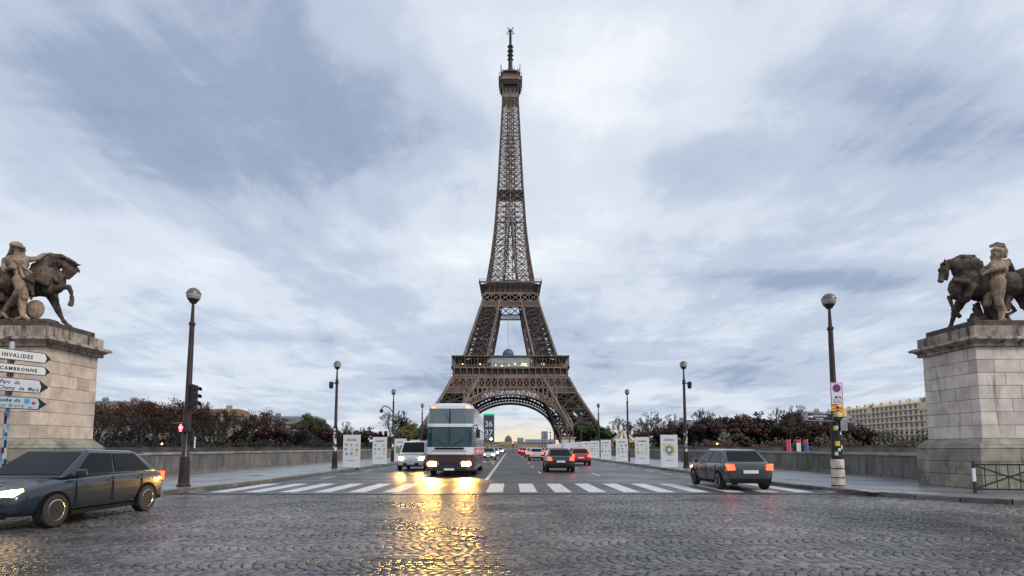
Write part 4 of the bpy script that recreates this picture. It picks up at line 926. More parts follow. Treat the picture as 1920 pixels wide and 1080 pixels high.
# pole extras (each is a thing fixed to the lamp)
def cctv(s, y):
    r = empty('camera_housing', (s * 11.85, y, PH), 0, 'small dark camera housing on the second lamp on the %s' % ('left' if s < 0 else 'right'), 'camera')
    MB().bar((0, 0, 5.75), (s * .3 * (1 if s > 0 else 1), -.02, 5.72), .06).build('bracket', black, r)
    shade_auto(MB().lathe([(.02, -.30), (.12, -.28), (.15, -.1), (.15, .15), (.05, .2)], 14).build('housing', black, r, loc=(s * .38, 0, 5.66), rz=0))
    MB().lathe([(.13, 5.70), (.13, 5.80)], 14).build('clamp', black, r)
cctv(-1, 38.0); cctv(1, 38.0)
r = empty('arm_lantern', (-11.85, 56.6, PH), 0, 'small hooked arm lantern on the third lamp on the left', 'lantern')
MB().tube([(0, 0, 4.9), (-.35, 0, 5.3), (-.75, 0, 5.55), (-1.05, 0, 5.5), (-1.2, 0, 5.25)], .05, 6).build('arm', black, r, smooth=True)
MB().lathe([(.05, .25), (.16, .12), (.22, 0), (.10, -.18)], 14).build('lantern_head', black, r, loc=(-1.2, 0, 5.05), smooth=True)
stick = [mat('sticker_white', (.75, .75, .73), .5), mat('sticker_blue', (.08, .28, .5), .5), mat('sticker_yellow', (.75, .62, .05), .5)]
rnd = random.Random(12)
for s, i, n in ((-1, 1, 14), (1, 1, 9), (-1, 2, 4), (1, 0, 7)):
    x, y = lamps[s, i].location.x, lamps[s, i].location.y
    for j in range(n):
        z = rnd.uniform(1.1, 2.5); sz = rnd.uniform(.04, .09); t = rnd.uniform(-2.3, -.8); rr = .146 if not (s > 0 and i == 0) else .196
        m = MB(); K = 5; da = sz / rr
        for q_ in range(K): 
            a0, a1 = t - da + 2 * da * q_ / K, t - da + 2 * da * (q_ + 1) / K
            m.add([(cos(a0) * rr, sin(a0) * rr, z - sz), (cos(a1) * rr, sin(a1) * rr, z - sz), (cos(a1) * rr, sin(a1) * rr, z + sz), (cos(a0) * rr, sin(a0) * rr, z + sz)], [(0, 1, 2, 3)])
        o = m.build('sticker', stick[0 if rnd.random() < .7 else rnd.choice((1, 2))], lamps[s, i])
# traffic signal on the left lamp
r = empty('traffic_signal', (-11.55, 20, PH), 0, 'black three-lens traffic signal seen side-on, fixed to the left lamp', 'traffic light')
hd = MB().box(.13, .27, -.14, .14, 2.78, 3.60); hd.box(.12, .14, -.19, .19, 2.74, 3.64)
hd.build('housing', black, r, bevel=.02)
for z in (2.93, 3.19, 3.45):
    v = MB(); n = 10
    for i in range(n):
        t0, t1 = R(-10 + 200 * i / n), R(-10 + 200 * (i + 1) / n)
        y0, y1 = .11 * cos(t0), .11 * cos(t1); z0, z1 = z + .11 * sin(t0), z + .11 * sin(t1); e = .16
        v.add([(.27, y0, z0), (.27, y1, z1), (.27 + e, y1, z1 - .03), (.27 + e, y0, z0 - .03)], [(0, 1, 2, 3)])
    o = v.build('visor', black, r); mo = o.modifiers.new('s', 'SOLIDIFY'); mo.thickness = .01
    MB().lathe([(.11, 0), (.11, .01)], 14).build('lens', mat('dark_lens', (.05, .01, .01), .2), r, loc=(.275, 0, z)).rotation_euler = (0, R(90), 0)
MB().bar((0, 0, 3.2), (.14, 0, 3.2), .06).build('bracket', black, r)
r = empty('pedestrian_signal', (-11.55, 20, PH - .28), 0, 'small pedestrian signal with a lit red figure low on the left lamp', 'traffic light')
MB().box(-.16, .16, -.36, -.17, 2.18, 2.5).build('housing', black, r, bevel=.02)
MB().add([(-.15, -.36, 2.5), (.15, -.36, 2.5), (.22, -.62, 2.47), (-.22, -.62, 2.47), (-.15, -.36, 2.52), (.15, -.36, 2.52), (.22, -.62, 2.49), (-.22, -.62, 2.49)], [(0, 1, 2, 3), (7, 6, 5, 4), (0, 4, 5, 1), (2, 6, 7, 3), (1, 5, 6, 2), (3, 7, 4, 0)]).build('hood', black, r)
fg = MB().lathe([(.03, 0), (.03, .01)], 12, (0, 0, 0))
f = MB(); f.box(-.045, .045, -.372, -.362, 2.30, 2.40); f.box(-.04, -.008, -.372, -.362, 2.21, 2.30); f.box(.008, .04, -.372, -.362, 2.21, 2.30); f.box(-.028, .028, -.372, -.362, 2.41, 2.46); f.box(-.07, -.045, -.372, -.362, 2.31, 2.39); f.box(.045, .07, -.372, -.362, 2.31, 2.39)
f.build('lit_figure', red_s, r)
r = empty('push_button_box', (-11.55, 20, PH), 0, 'small dark control box below the pedestrian signal on the left lamp', 'box')
MB().box(.12, .28, -.10, .10, 1.55, 1.95).build('box', black, r, bevel=.015); MB().box(.30, .33, -.02, .02, 1.35, 1.75).build('rod', white_p, r)
# panel behind the second left lamp
tag(MB().box(-.34, .34, -.03, .03, 0, .72).build('notice_board', black, loc=(-11.43, 38.25, 1.45 + PH), bevel=.01), 'dark notice board on the far side of the second left lamp', 'board')

# ------------------------------------------------------------------ signs on the right lamp
cx, cy = 11.6, 20.0
sign_w = mat('sign_white', (.72, .73, .75), .35); sign_r = mat('sign_red', (.55, .02, .03), .35); sign_b = mat('sign_blue', (.02, .05, .35), .35); ink = mat('sign_ink', (.015, .015, .02), .5)
yel = mat('sign_amber', (.80, .36, .02), .4); navy = mat('sign_navy', (.010, .018, .055), .35); cream = mat('sign_cream', (.72, .56, .26), .5, var=.15)
def disc(mb, c, r0, r1, y, n=32):
    for i in range(n):
        t0, t1 = 2 * pi * i / n, 2 * pi * (i + 1) / n
        mb.add([(c[0] + r0 * cos(t0), y, c[1] + r0 * sin(t0)), (c[0] + r1 * cos(t0), y, c[1] + r1 * sin(t0)), (c[0] + r1 * cos(t1), y, c[1] + r1 * sin(t1)), (c[0] + r0 * cos(t1), y, c[1] + r0 * sin(t1))], [(0, 1, 2, 3)])
a = at(1552, 718, cy); b = at(1576.5, 759.5, cy); 
r = empty('parking_sign', (a.x, cy - .16, b.z), 0, 'white and red no-stopping sign with a tow-away pictogram, on the right lamp', 'sign')
Wd, Hd = b.x - a.x, a.z - b.z
MB().box(0, Wd, 0, .02, 0, Hd).build('board', sign_w, r, bevel=.008)
m = MB(); e = .022
for x0, x1, z0, z1 in ((.006, Wd - .006, .006, e), (.006, Wd - .006, Hd - e, Hd - .006), (.006, e, e, Hd - e), (Wd - e, Wd - .006, e, Hd - e), (e, Wd - e, .175, .187)): m.box(x0, x1, -.004, -.001, z0, z1)
disc(m, (Wd / 2, Hd - .205), .115, .148, -.006)
for sg_ in (-1, 1): m.add([(Wd / 2 - .11 * .7071 - .012, -.007, Hd - .205 - sg_ * .11 * .7071), (Wd / 2 - .11 * .7071 + .012, -.007, Hd - .205 - sg_ * .11 * .7071), (Wd / 2 + .11 * .7071 + .012, -.007, Hd - .205 + sg_ * .11 * .7071), (Wd / 2 + .11 * .7071 - .012, -.007, Hd - .205 + sg_ * .11 * .7071)], [(0, 1, 2, 3)])
m.build('red_ring_and_border', sign_r, r)
m = MB(); disc(m, (Wd / 2, Hd - .205), .0, .114, -.005); m.build('blue_disc', sign_b, r)
m = MB()
m.prism([(.12, .235), (.24, .235), (.25, .26), (.22, .27), (.20, .30), (.15, .30), (.13, .265)], lambda x, z: (x, -.006, z), lambda x, z: (x, -.001, z))
m.prism([(.27, .255), (.36, .235), (.38, .25), (.33, .285), (.28, .29)], lambda x, z: (x, -.006, z), lambda x, z: (x, -.001, z))
m.bar((.24, -.004, .29), (.29, -.004, .31), .01)
m.build('tow_pictogram', ink, r)
m = MB(); m.box(.08, Wd - .08, -.005, -.001, .115, .145); m.box(.05, Wd - .05, -.005, -.001, .06, .088); m.build('small_print', mat('small_print_grey', (.25, .25, .27), .6), r)
a = at(1553.5, 761, cy); b = at(1577.5, 771.5, cy)
r = empty('amber_plate', (a.x, cy - .16, b.z), 0, 'amber plate with a dark pictogram under the no-stopping sign', 'sign'); Wd, Hd = b.x - a.x, a.z - b.z
MB().box(0, Wd, 0, .02, 0, Hd).build('board', yel, r, bevel=.006)
m = MB(); m.prism([(Wd / 2 - .07, Hd * .45), (Wd / 2 + .07, Hd * .45), (Wd / 2 + .05, Hd * .8), (Wd / 2, Hd * .93), (Wd / 2 - .05, Hd * .75)], lambda x, z: (x, -.006, z), lambda x, z: (x, -.001, z)); m.box(.03, Wd / 2 - .08, -.006, -.001, Hd * .4, Hd * .46); m.box(Wd / 2 + .08, Wd - .03, -.006, -.001, Hd * .4, Hd * .46); m.box(Wd / 2 - .05, Wd / 2 + .05, -.006, -.001, Hd * .1, Hd * .25)
m.build('pictogram', ink, r)
# direction sign: slants away to the right
A_ = at(1513.5, 774.5, 19.15); B_ = at(1566, 768.5, 19.75)
dirv = Vector((B_.x - A_.x, B_.y - A_.y, 0)); Ls = dirv.length; rz = math.atan2(dirv.y, dirv.x)
r = empty('direction_sign', (A_.x, A_.y, A_.z - .12), rz, 'dark blue direction sign with a left arrow reading ESCALE BATOBUS TOUR EIFFEL', 'sign')
Hs = .24
MB().box(0, Ls, 0, .09, -Hs / 2, Hs / 2).build('board', navy, r, bevel=.006)
m = MB()
for z in (-Hs / 2 - .012, Hs / 2): m.box(-.01, Ls + .01, -.012, .1, z, z + .012)
m.box(-.012, 0, -.012, .1, -Hs / 2, Hs / 2); m.build('border', mat('sign_pink_grey', (.5, .42, .42), .4), r)
m = MB(); yq = (-.006, -.001)
m.prism([(.03, 0), (.075, .04), (.075, .013), (.115, .013), (.115, -.013), (.075, -.013), (.075, -.04)], lambda x, z: (x, yq[0], z), lambda x, z: (x, yq[1], z)); m.build('arrow', white_p, r)
MB().box(.15, .26, yq[0], yq[1], -.035, .035).build('boat_symbol', white_p, r)
text('ESCALE BATOBUS', .088, white_p, r, (.29, -.007, .012), extrude=.001, bold=.0015)
text('TOUR EIFFEL', .070, white_p, r, (.40, -.007, -.085), extrude=.001, bold=.001)
m = MB(); x1 = Ls - .05
for q0, q1, z0, z1 in ((x1 - .12, x1, -.07, -.062), (x1 - .12, x1, .062, .07), (x1 - .12, x1 - .112, -.07, .07), (x1 - .008, x1, -.07, .07)): m.box(q0, q1, yq[0], yq[1], z0, z1)
m.box(x1 - .068, x1 - .052, yq[0], yq[1], -.045, .03); m.box(x1 - .066, x1 - .054, yq[0], yq[1], .035, .05)
m.build('walker_symbol', white_p, r)
a = at(1578, 773, 19.6)
r = empty('sign_end_box', (a.x, 19.8, a.z), rz, 'cream and dark end box where the direction signs clamp the right lamp', 'box')
MB().box(-.26, .02, -.16, .0, -.16, .02).build('front_box', cream, r, bevel=.008); MB().box(.10, .30, -.1, .05, -.13, .06).build('rear_box', cream, r, bevel=.008); MB().box(.02, .10, -.12, .12, -.20, .04).build('clamp', black, r); MB().box(-.25, .05, -.1, .12, -.26, -.165).build('clamp_band', black, r)
m = MB().lathe([(.175, 0), (.175, 1.50), (.17, 1.53)], 20); r = empty('pole_wrap', (cx, cy, .96 + PH), 0, 'black sleeve and grey meter box round the right lamp below its signs', 'sleeve')
m.build('sleeve', black, r, smooth=False); MB().box(.06, .31, -.22, .1, 1.0, 1.42).build('meter_box', grey_m, r, bevel=.01)
r = empty('painted_pole_base', (cx, cy, PH), 0, 'white painted wrap round the foot of the right lamp', 'wrap')
wm = mat('worn_white_wrap', (.66, .56, .48), .6, var=.12, streak=(.35, (6, 6, 3), (.22, .17, .14)), bump=.3)
shade_auto(MB().lathe([(.225, 0), (.215, .5), (.215, .93), (.20, .95)], 20).build('wrap', wm, r)); m = MB()
for z in (.3, .62): m.lathe([(.228, z), (.228, z + .03)], 20)
m.build('straps', ink, r)

# ------------------------------------------------------------------ name signs on the left post
px0, pY = 8, 13.9
top = at(23.5, 641, pY); bot = at(4, 900, pY)
base = Vector((bot.x, pY, PH)); tp = Vector((top.x, pY, top.z))
r = empty('sign_post', base, 0, 'slim grey sticker-covered post holding four white arrow signs at the left edge', 'post')
d = tp - base; rr = .055
shade_auto(MB().tube([(0, 0, 0), d * .985, d], [rr, rr, rr * .85], 16).build('tube', mat('post_grey', (.42, .43, .46), .4, .3, var=.15), r))
m = MB(); m2 = MB(); rnd = random.Random(3)
for j in range(16):
    f0 = rnd.uniform(.15, .60); t = rnd.uniform(-2.6, -.6); p = d * f0; h_ = rnd.uniform(.04, .1)
    mm = m if j % 2 else m2
    for q_ in range(4):
        a0, a1 = t + .25 * q_, t + .25 * (q_ + 1); rr2 = rr + .002 + j * .0002
        mm.add([(p.x + cos(a0) * rr2, sin(a0) * rr2, p.z - h_), (p.x + cos(a1) * rr2, sin(a1) * rr2, p.z - h_), (p.x + cos(a1) * rr2 + d.x * .03, sin(a1) * rr2, p.z + h_), (p.x + cos(a0) * rr2 + d.x * .03, sin(a0) * rr2, p.z + h_)], [(0, 1, 2, 3)])
m.build('stickers', ink, r); m2.build('stickers_pale', stick[1], r)
sgw = mat('arrow_sign_white', (.70, .69, .66), .35, var=.05); sgl = mat('arrow_sign_grey', (.58, .60, .64), .35, var=.06); sgb = mat('arrow_sign_bluish', (.40, .50, .58), .35, var=.06)
# (tip px, tip py, left top py at x=0, left bottom py at x=0, body end px, lines, material, italic, label)
defs = [((96, 674), (651.5, 672.0), 85, [('INVALIDES', 3.5, 654.6, 9.0)], sgw, 0, 'uppermost white arrow sign reading INVALIDES'),
        ((94.5, 698.5), (678.5, 696.5), 84, [('CAMBRONNE', -.5, 683.5, 9.0)], sgw, 0, 'second white arrow sign from the top, reading CAMBRONNE'),
        ((91, 727), (706, 732.5), 74, [('Parc  du', -1.5, 710.5, 8.6), ('Champ  de  Mars', -3.0, 720.5, 8.6)], sgl, .25, 'third arrow sign from the top, reading Parc du Champ de Mars'),
        ((87.5, 759), (741, 765), 71, [('Mus\u00e9e du', -12.5, 746.5, 8.6), ('Quai Branly', -12, 756.5, 8.6)], sgb, .25, 'lowest bluish arrow sign reading Mus\u00e9e du Quai Branly')]
for i, (tip, (yt, yb), xe, lines, mt, shr, lab) in enumerate(defs):
    # plane of the sign: through the post front, receding to the right; Y grows with x
    YL, YR = 13.45, 14.35             # depth at px 0 and at the tip
    def pp(px, py): return at(px, py, YL + (YR - YL) * (px / 92.0))
    slope = (tip[1] - (yt + yb) / 2) / tip[0]
    x_l = -34 if i == 3 else (-22 if i == 2 else (-4 if i == 0 else -14))
    def edge(px, half): return (yt + yb) / 2 + slope * px + half * (1 - .0008 * px)
    hh = (yb - yt) / 2
    P0 = pp(0, (yt + yb) / 2); PT = pp(*tip); ux = Vector((PT.x - P0.x, PT.y - P0.y, 0)).normalized(); rz_ = math.atan2(ux.y, ux.x)
    # in-plane coordinates (s along, z up) from the post
    def uv(px, py):
        # intersect the viewing ray with the vertical plane of the sign
        q1 = at(px, py, 10) ; dr = q1 - Vector((0, 0, EYE)); nrm = Vector((-ux.y, ux.x, 0)); t = (P0 - Vector((0, 0, EYE))).dot(nrm) / dr.dot(nrm)
        h_ = Vector((0, 0, EYE)) + dr * t; return ((h_ - P0).dot(ux), h_.z - P0.z)
    root = empty('arrow_sign', P0, rz_, lab, 'sign', 'arrow name signs on the left post')
    poly = [uv(x_l, edge(x_l, hh)), uv(xe, edge(xe, hh)), uv(*tip), uv(xe, edge(xe, -hh)), uv(x_l, edge(x_l, -hh))]
    zc = [poly[0][1], poly[4][1]]; zlo = (poly[0][1] + poly[1][1]) / 2; zhi = (poly[3][1] + poly[4][1]) / 2
    poly = [(poly[0][0], zlo), (poly[1][0], zlo), (poly[2][0], (zlo + zhi) / 2), (poly[3][0], zhi), (poly[4][0], zhi)]
    MB().prism(poly, lambda s, z: (s, 0, z), lambda s, z: (s, .03, z)).build('board', ink, root)
    e = .018; tipin = .10 if i < 2 else .16
    pin = [(poly[0][0] + e, zlo + e), (poly[1][0] - e * .3, zlo + e), (poly[2][0] - tipin, (zlo + zhi) / 2), (poly[3][0] - e * .3, zhi - e), (poly[4][0] + e, zhi - e)]
    MB().prism(pin, lambda s, z: (s, -.004, z), lambda s, z: (s, -.001, z)).build('face', mt, root)
    Hh = zhi - zlo; nL = len(lines)
    for j, (tx_, lx, ly, ph_) in enumerate(lines):
        s0 = uv(lx, edge(lx, 0))[0]
        size = Hh * (.50 if nL == 1 else .40); z0 = zlo + Hh * (.30 if nL == 1 else (.56 if j == 0 else .14))
        o = text(tx_, size, ink, root, (s0, -.006, z0), extrude=.001, shear=shr, spacing=1.34 if nL == 1 else 1.16, bold=.0045 if nL == 1 else .003)
        want = {'INVALIDES': 61.5, 'CAMBRONNE': 69.5, 'Parc  du': 37.5, 'Champ  de  Mars': 72.5, 'Mus\u00e9e du': 38, 'Quai Branly': 46}[tx_]
        s1 = uv(want, edge(want, 0))[0]; o.scale.x = (s1 - s0) / max(.01, max(v_.co.x for v_ in o.data.vertices))
    if i == 3:
        s0 = uv(50, edge(50, 0))[0]; s1 = uv(62.5, edge(62.5, 0))[0]
        MB().box(s0 - .055, s0 + .055, -.008, -.005, zhi - .16, zhi - .045).build('sticker', stick[1], root); q_ = MB(); disc(q_, (s1, (zlo + zhi) / 2 + .01), 0, .042, -.008, 20); q_.build('sticker', sign_r, root); MB().box(s0 + .03, s0 + .11, -.008, -.005, zlo + .03, zlo + .07).build('sticker', stick[1], root)
    clampz = (zlo + zhi) / 2
# clamps between signs are bands on the post
for py in (676, 701.5, 736.5):
    p = at(20, py, pY); f0 = (p.z - PH) / d.z; c = d * f0
    MB().lathe([(rr + .02, -.05), (rr + .02, .05)], 14, tuple(c)).build('clamp_band', mat('clamp_rust', (.33, .22, .17), .5, .4), r)

# ------------------------------------------------------------------ exhibition panels
pan_w = mat('panel_white', (.66, .67, .70), .45); pan_t = [mat('print_' + n_, c_, .5) for n_, c_ in (('dark', (.10, .10, .12)), ('orange', (.60, .30, .08)), ('green', (.12, .28, .12)), ('teal', (.10, .38, .42)), ('yellow', (.62, .50, .12)), ('blue', (.10, .22, .45)), ('brown', (.28, .16, .08)))]
pnames = {('R', 0): ', with a green ring picture', ('R', 1): ', with blue shapes', ('L', 0): ', with rows of small coloured pictures', ('L', 2): ', with one wide green picture'}
def panel(x, y, seed, style, lab):
    rnd = random.Random(seed); r = empty('exhibition_panel', (x, y, PH), rnd.uniform(-.03, .03), lab, 'panel', 'white exhibition panels lining the bridge pavements')
    Wp, Hp = 1.16, 2.22
    MB().box(-Wp / 2, Wp / 2, -.04, .04, 0, Hp).build('board', pan_w, r, bevel=.01)
    MB().box(-Wp / 2 - .06, Wp / 2 + .06, -.28, .28, 0, .035).build('foot', grey_m, r)
    if y > 95: return
    ms = {}
    def B(k, x0, x1, z0, z1): ms.setdefault(k, MB()).box(x0, x1, -.047, -.043, z0, z1)
    B(0, -.30, .30, 1.93, 1.955); B(0, -.36, .36, 1.84, 1.89); 
    if style == 'ring':
        for k_, (r0, r1) in ((4, (.36, .42)), (2, (.12, .30))):
            n = 28
            for i in range(n):
                t0, t1 = 2 * pi * i / n, 2 * pi * (i + .8) / n
                ms.setdefault(k_, MB()).add([(r0 * cos(t0), -.046 - k_ * .0003, 1.22 + r0 * sin(t0)), (r1 * cos(t0), -.046 - k_ * .0003, 1.22 + r1 * sin(t0)), (r1 * cos(t1), -.046 - k_ * .0003, 1.22 + r1 * sin(t1)), (r0 * cos(t1), -.046 - k_ * .0003, 1.22 + r0 * sin(t1))], [(0, 1, 2, 3)])
        B(5, -.08, .10, .88, .94); B(4, -.44, -.28, 1.5, 1.62); B(4, .26, .42, 1.02, 1.16)
    elif style == 'wide':
        m = ms.setdefault(2, MB()); m.prism([(-.46, .95)] + [(-.46 + .92 * i / 10, 1.42 + .12 * sin(i * 1.3) + .1 * sin(i * .31)) for i in range(11)] + [(.46, .95)], lambda x_, z_: (x_, -.048, z_), lambda x_, z_: (x_, -.043, z_))
        B(6, -.44, .44, .80, .93)
    else:
        for i in range(3):
            for j in range(3):
                if rnd.random() < .12: continue
                cxp, czp = (-.36, 0, .36)[i] + rnd.uniform(-.04, .04), (1.58, 1.25, .95)[j] + rnd.uniform(-.03, .03); w_, h_ = rnd.uniform(.07, .15), rnd.uniform(.05, .11)
                m = ms.setdefault(rnd.choice((1, 2, 3, 4, 5, 6)), MB()); n = rnd.choice((5, 7, 9))
                m.prism([(cxp + w_ * cos(2 * pi * q_ / n) * rnd.uniform(.8, 1.1), czp + h_ * sin(2 * pi * q_ / n) * rnd.uniform(.8, 1.1)) for q_ in range(n)], lambda x_, z_: (x_, -.048, z_), lambda x_, z_: (x_, -.043, z_))
                B(0, cxp - .08, cxp + .08, czp - h_ - .05, czp - h_ - .035)
    for j in range(2): B(0, -.26, .26, .52 - j * .05, .532 - j * .05)
    for k_, m in ms.items(): m.build('printed_text' if k_ == 0 else 'printed_picture', pan_t[k_], r)
for s, c in ((1, 'R'), (-1, 'L')):
    for i in range(15):
        y = 38 + i * 8.35; side = 'right' if s > 0 else 'left'
        if s < 0 and i > 12: continue
        lab = ('nearest' if i == 0 else ORD[i]) + ' white exhibition panel on the %s pavement' % side + pnames.get((c, i), '')
        panel(s * 10.72 + .02 * ((i * 7) % 5), y + (.4 * sin(i * 5)), i * 3 + (100 if s < 0 else 0), 'ring' if (c, i) == ('R', 0) else 'wide' if (c, i) == ('L', 2) else '', lab)

# ------------------------------------------------------------------ crowd barrier by the right pedestal
r = empty('metal_barrier', (13.95, 17.0, PH), R(-8), 'dark metal barrier with a cross brace in front of the right pedestal', 'barrier')
bar_m = mat('barrier_iron', (.03, .035, .03), .5, .3)
m = MB(); Lb = 1.9
m.bar((0, 0, 0), (0, 0, .95), .06); po_ = m.build('post', bar_m, r); MB().box(-.035, .035, -.035, .035, .35, .75).build('white_sleeve', white_p, po_)
m = MB().bar((Lb, 0, 0), (Lb, 0, .95), .06); m.build('post', bar_m, r)
m = MB().bar((.03, 0, .86), (Lb, 0, .86), .05); m.build('top_rail', bar_m, r); MB().bar((.03, 0, .12), (Lb, 0, .12), .05).build('bottom_rail', bar_m, r)
m = MB().bar((.03, 0, .14), (Lb, 0, .84), .04); m.bar((.03, .02, .84), (Lb, .02, .14), .04); m.build('cross_brace', bar_m, r)
for i in range(1, 6): MB().bar((Lb * i / 6, .03, .14), (Lb * i / 6, .03, .84), .02).build('bar', bar_m, r)
# banners on the far quay
for i, (px, c_, nm) in enumerate(((1477, (.62, .05, .09), 'red'), (1496, (.62, .64, .70), 'pale grey and red'), (1509.5, (.05, .08, .32), 'blue and red'))):
    p = at(px + 2, 851, 168.6); r = empty('banner', (p.x, 168.6, -.04), 0, '%s upright banner on the far quay beyond the right parapet' % nm, 'banner', 'upright banners on the far quay')
    hB = 3.9; MB().box(-.6, .6, -.04, .04, .1, hB - (1.0 if i else 0)).build('cloth', mat('banner_' + str(i), c_, .6), r)
    if i: MB().box(-.6, .6, -.042, .042, hB - .99, hB).build('top_cloth', mat('banner_0', (.62, .05, .09), .6), r)
    MB().box(.61, .67, -.04, .04, 0, hB + .2).build('mast', white_p, r)
# ------------------------------------------------------------------ vehicles
def carpaint(n, c): return mat('car_paint_' + n, c, .25, .0, coat=.8)
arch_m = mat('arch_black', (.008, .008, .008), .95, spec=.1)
trim_m = mat('seam_black', (.01, .01, .01), .8, spec=.2)
def make_car(name, paint, L_=4.25, Wd=1.78, H=1.46, van=False):
    """heading -Y (front at y=0, rear at y=L_)"""
    r = empty(name); h = Wd / 2
    # lower body: rings of half sections along the length, subdivided smooth
    if van: st = [(0, .34, .62, .80), (.05, .30, .80, .90), (.22, .27, .93, .965), (.80, .25, 1.07, 1.0), (1.8, .25, 1.12, 1.0), (3.2, .25, 1.12, 1.0), (L_ - .25, .27, 1.12, .99), (L_ - .03, .30, 1.10, .96), (L_, .34, 1.04, .92)]
    else: st = [(0, .34, .58, .74), (.05, .27, .68, .86), (.22, .24, .76, .94), (.75, .22, .87, .99), (1.3, .22, .93, 1.0), (2.4, .22, .955, 1.0), (3.3, .22, .97, .995), (L_ - .35, .24, .985, .97), (L_ - .08, .28, .95, .90), (L_, .36, .86, .84)]
    m = MB(); K = 0
    for y, zb, zt, kw in st:
        w = h * kw; zm = zb + (zt - zb) * .62
        half = [(w * .80, zb), (w * .955, zb + .05), (w * .985, zb + (zt - zb) * .30), (w, zm), (w * .985, zt - .10), (w * .93, zt - .02), (w * .70, zt + .012), (w * .3, zt + .03)]
        ring = [(x, y, z) for x, z in half] + [(-x, y, z) for x, z in reversed(half)]; K = len(ring); m.v += ring
    for i in range(len(st) - 1):
        for j in range(K):
            j2 = (j + 1) % K; o = i * K; m.f.append((o + j, o + j2, o + K + j2, o + K + j))
    m.f.append(tuple(reversed(range(K)))); e = (len(st) - 1) * K; m.f.append(tuple(e + j for j in range(K)))
    o = m.build('body', paint, r, smooth=True); mo = o.modifiers.new('s', 'SUBSURF'); mo.levels = mo.render_levels = 2
    def bw(y): return h * float(np.interp(y, [s_[0] for s_ in st], [s_[3] for s_ in st]))
    # greenhouse hull with inset glass
    if van: yA, yB, yC, yD, zb0, wb, wt = .62, 1.42, L_ - .16, L_ - .03, 1.06, h - .07, h - .20
    else: yA, yB, yC, yD, zb0, wb, wt = .98, 1.86, 3.35, 4.02, .90, h - .075, h - .28
    G = [(-wb, yA, zb0), (wb, yA, zb0), (wb, yD, zb0), (-wb, yD, zb0), (-wt, yB, H), (wt, yB, H), (wt, yC, H - (.0 if van else .04)), (-wt, yC, H - (.0 if van else .04))]
    hull = MB().add(G, [(0, 3, 2, 1), (4, 5, 6, 7), (0, 1, 5, 4), (1, 2, 6, 5), (2, 3, 7, 6), (3, 0, 4, 7)]).build('roof', paint, r, smooth=True)
    bv = hull.modifiers.new('b', 'BEVEL'); bv.width = .09; bv.segments = 4
    V = [Vector(g_) for g_ in G]
    def pane(a, b, c, d, u0, u1, v0, v1, nm, off=.012):
        """quad a,b (bottom) d,c (top); inset in u,v"""
        q = lambda u, v: (V[a].lerp(V[b], u)).lerp(V[d].lerp(V[c], u), v)
        nrm = (q(1, 0) - q(0, 0)).cross(q(0, 1) - q(0, 0)).normalized(); ctr = sum(V, Vector()) / 8
        if nrm.dot(q(.5, .5) - ctr) < 0: nrm = -nrm
        N_ = 5; mm = MB(); pts = []
        for v in (v0, v1):
            for i in range(N_ + 1): pts.append(q(u0 + (u1 - u0) * i / N_, v) + nrm * off)
        mm.add(pts, [(i, i + 1, N_ + 2 + i, N_ + 1 + i) for i in range(N_)]); return mm.build(nm, glass_d, r)
    pane(0, 1, 5, 4, .06, .94, .12, .90, 'windscreen')
    if not van: pane(2, 3, 7, 6, .08, .92, .22, .88, 'rear_window')
    else: pane(2, 3, 7, 6, .10, .47, .30, .88, 'rear_window'); pane(2, 3, 7, 6, .53, .90, .30, .88, 'rear_window')
    for (a, b, c, d) in ((1, 2, 6, 5), (0, 3, 7, 4)):
        if van: pane(a, b, c, d, .05, .30, .22, .86, 'side_window')
        else: pane(a, b, c, d, .09, .455, .12, .87, 'side_window'); pane(a, b, c, d, .485, .90, .12, .87, 'side_window')
    # wheels and arches
    wy = (.80, L_ - .78)
    for y in wy:
        for s in (-1, 1):
            t = MB().lathe([(.19, -.11), (.29, -.11), (.315, -.08), (.32, 0), (.315, .08), (.29, .11), (.19, .11)], 28); w_ = t.build('wheel', rubber, r, loc=(s * (bw(y) - .095), y, .32)); w_.rotation_euler = (0, R(90), 0); shade_auto(w_)
            mm = MB(); mm.lathe([(.19, -.09), (.205, -.112), (.19, -.116), (.17, -.09)], 24); mm.lathe([(.19, .09), (.205, .112), (.19, .116), (.17, .09)], 24)
            for sd in (-1, 1):
                mm.lathe([(.02, .085 * sd), (.05, .10 * sd), (.02, .11 * sd)], 12)
                for q_ in range(7): t_ = 2 * pi * q_ / 7; mm.bar((cos(t_) * .03, sin(t_) * .03, .098 * sd), (cos(t_) * .19, sin(t_) * .19, .098 * sd), .038, .02)
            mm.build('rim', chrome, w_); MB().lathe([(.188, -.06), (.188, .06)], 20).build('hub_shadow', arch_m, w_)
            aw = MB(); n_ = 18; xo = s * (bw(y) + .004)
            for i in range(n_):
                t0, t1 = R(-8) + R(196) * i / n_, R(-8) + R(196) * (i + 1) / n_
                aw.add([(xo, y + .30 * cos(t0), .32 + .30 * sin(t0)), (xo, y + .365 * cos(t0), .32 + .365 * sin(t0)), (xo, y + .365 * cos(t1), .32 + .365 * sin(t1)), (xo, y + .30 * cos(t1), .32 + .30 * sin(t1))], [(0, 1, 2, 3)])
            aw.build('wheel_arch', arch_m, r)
    # doors: seams, handles, sill; lamps; bumpers; mirrors
    sm_ = MB()
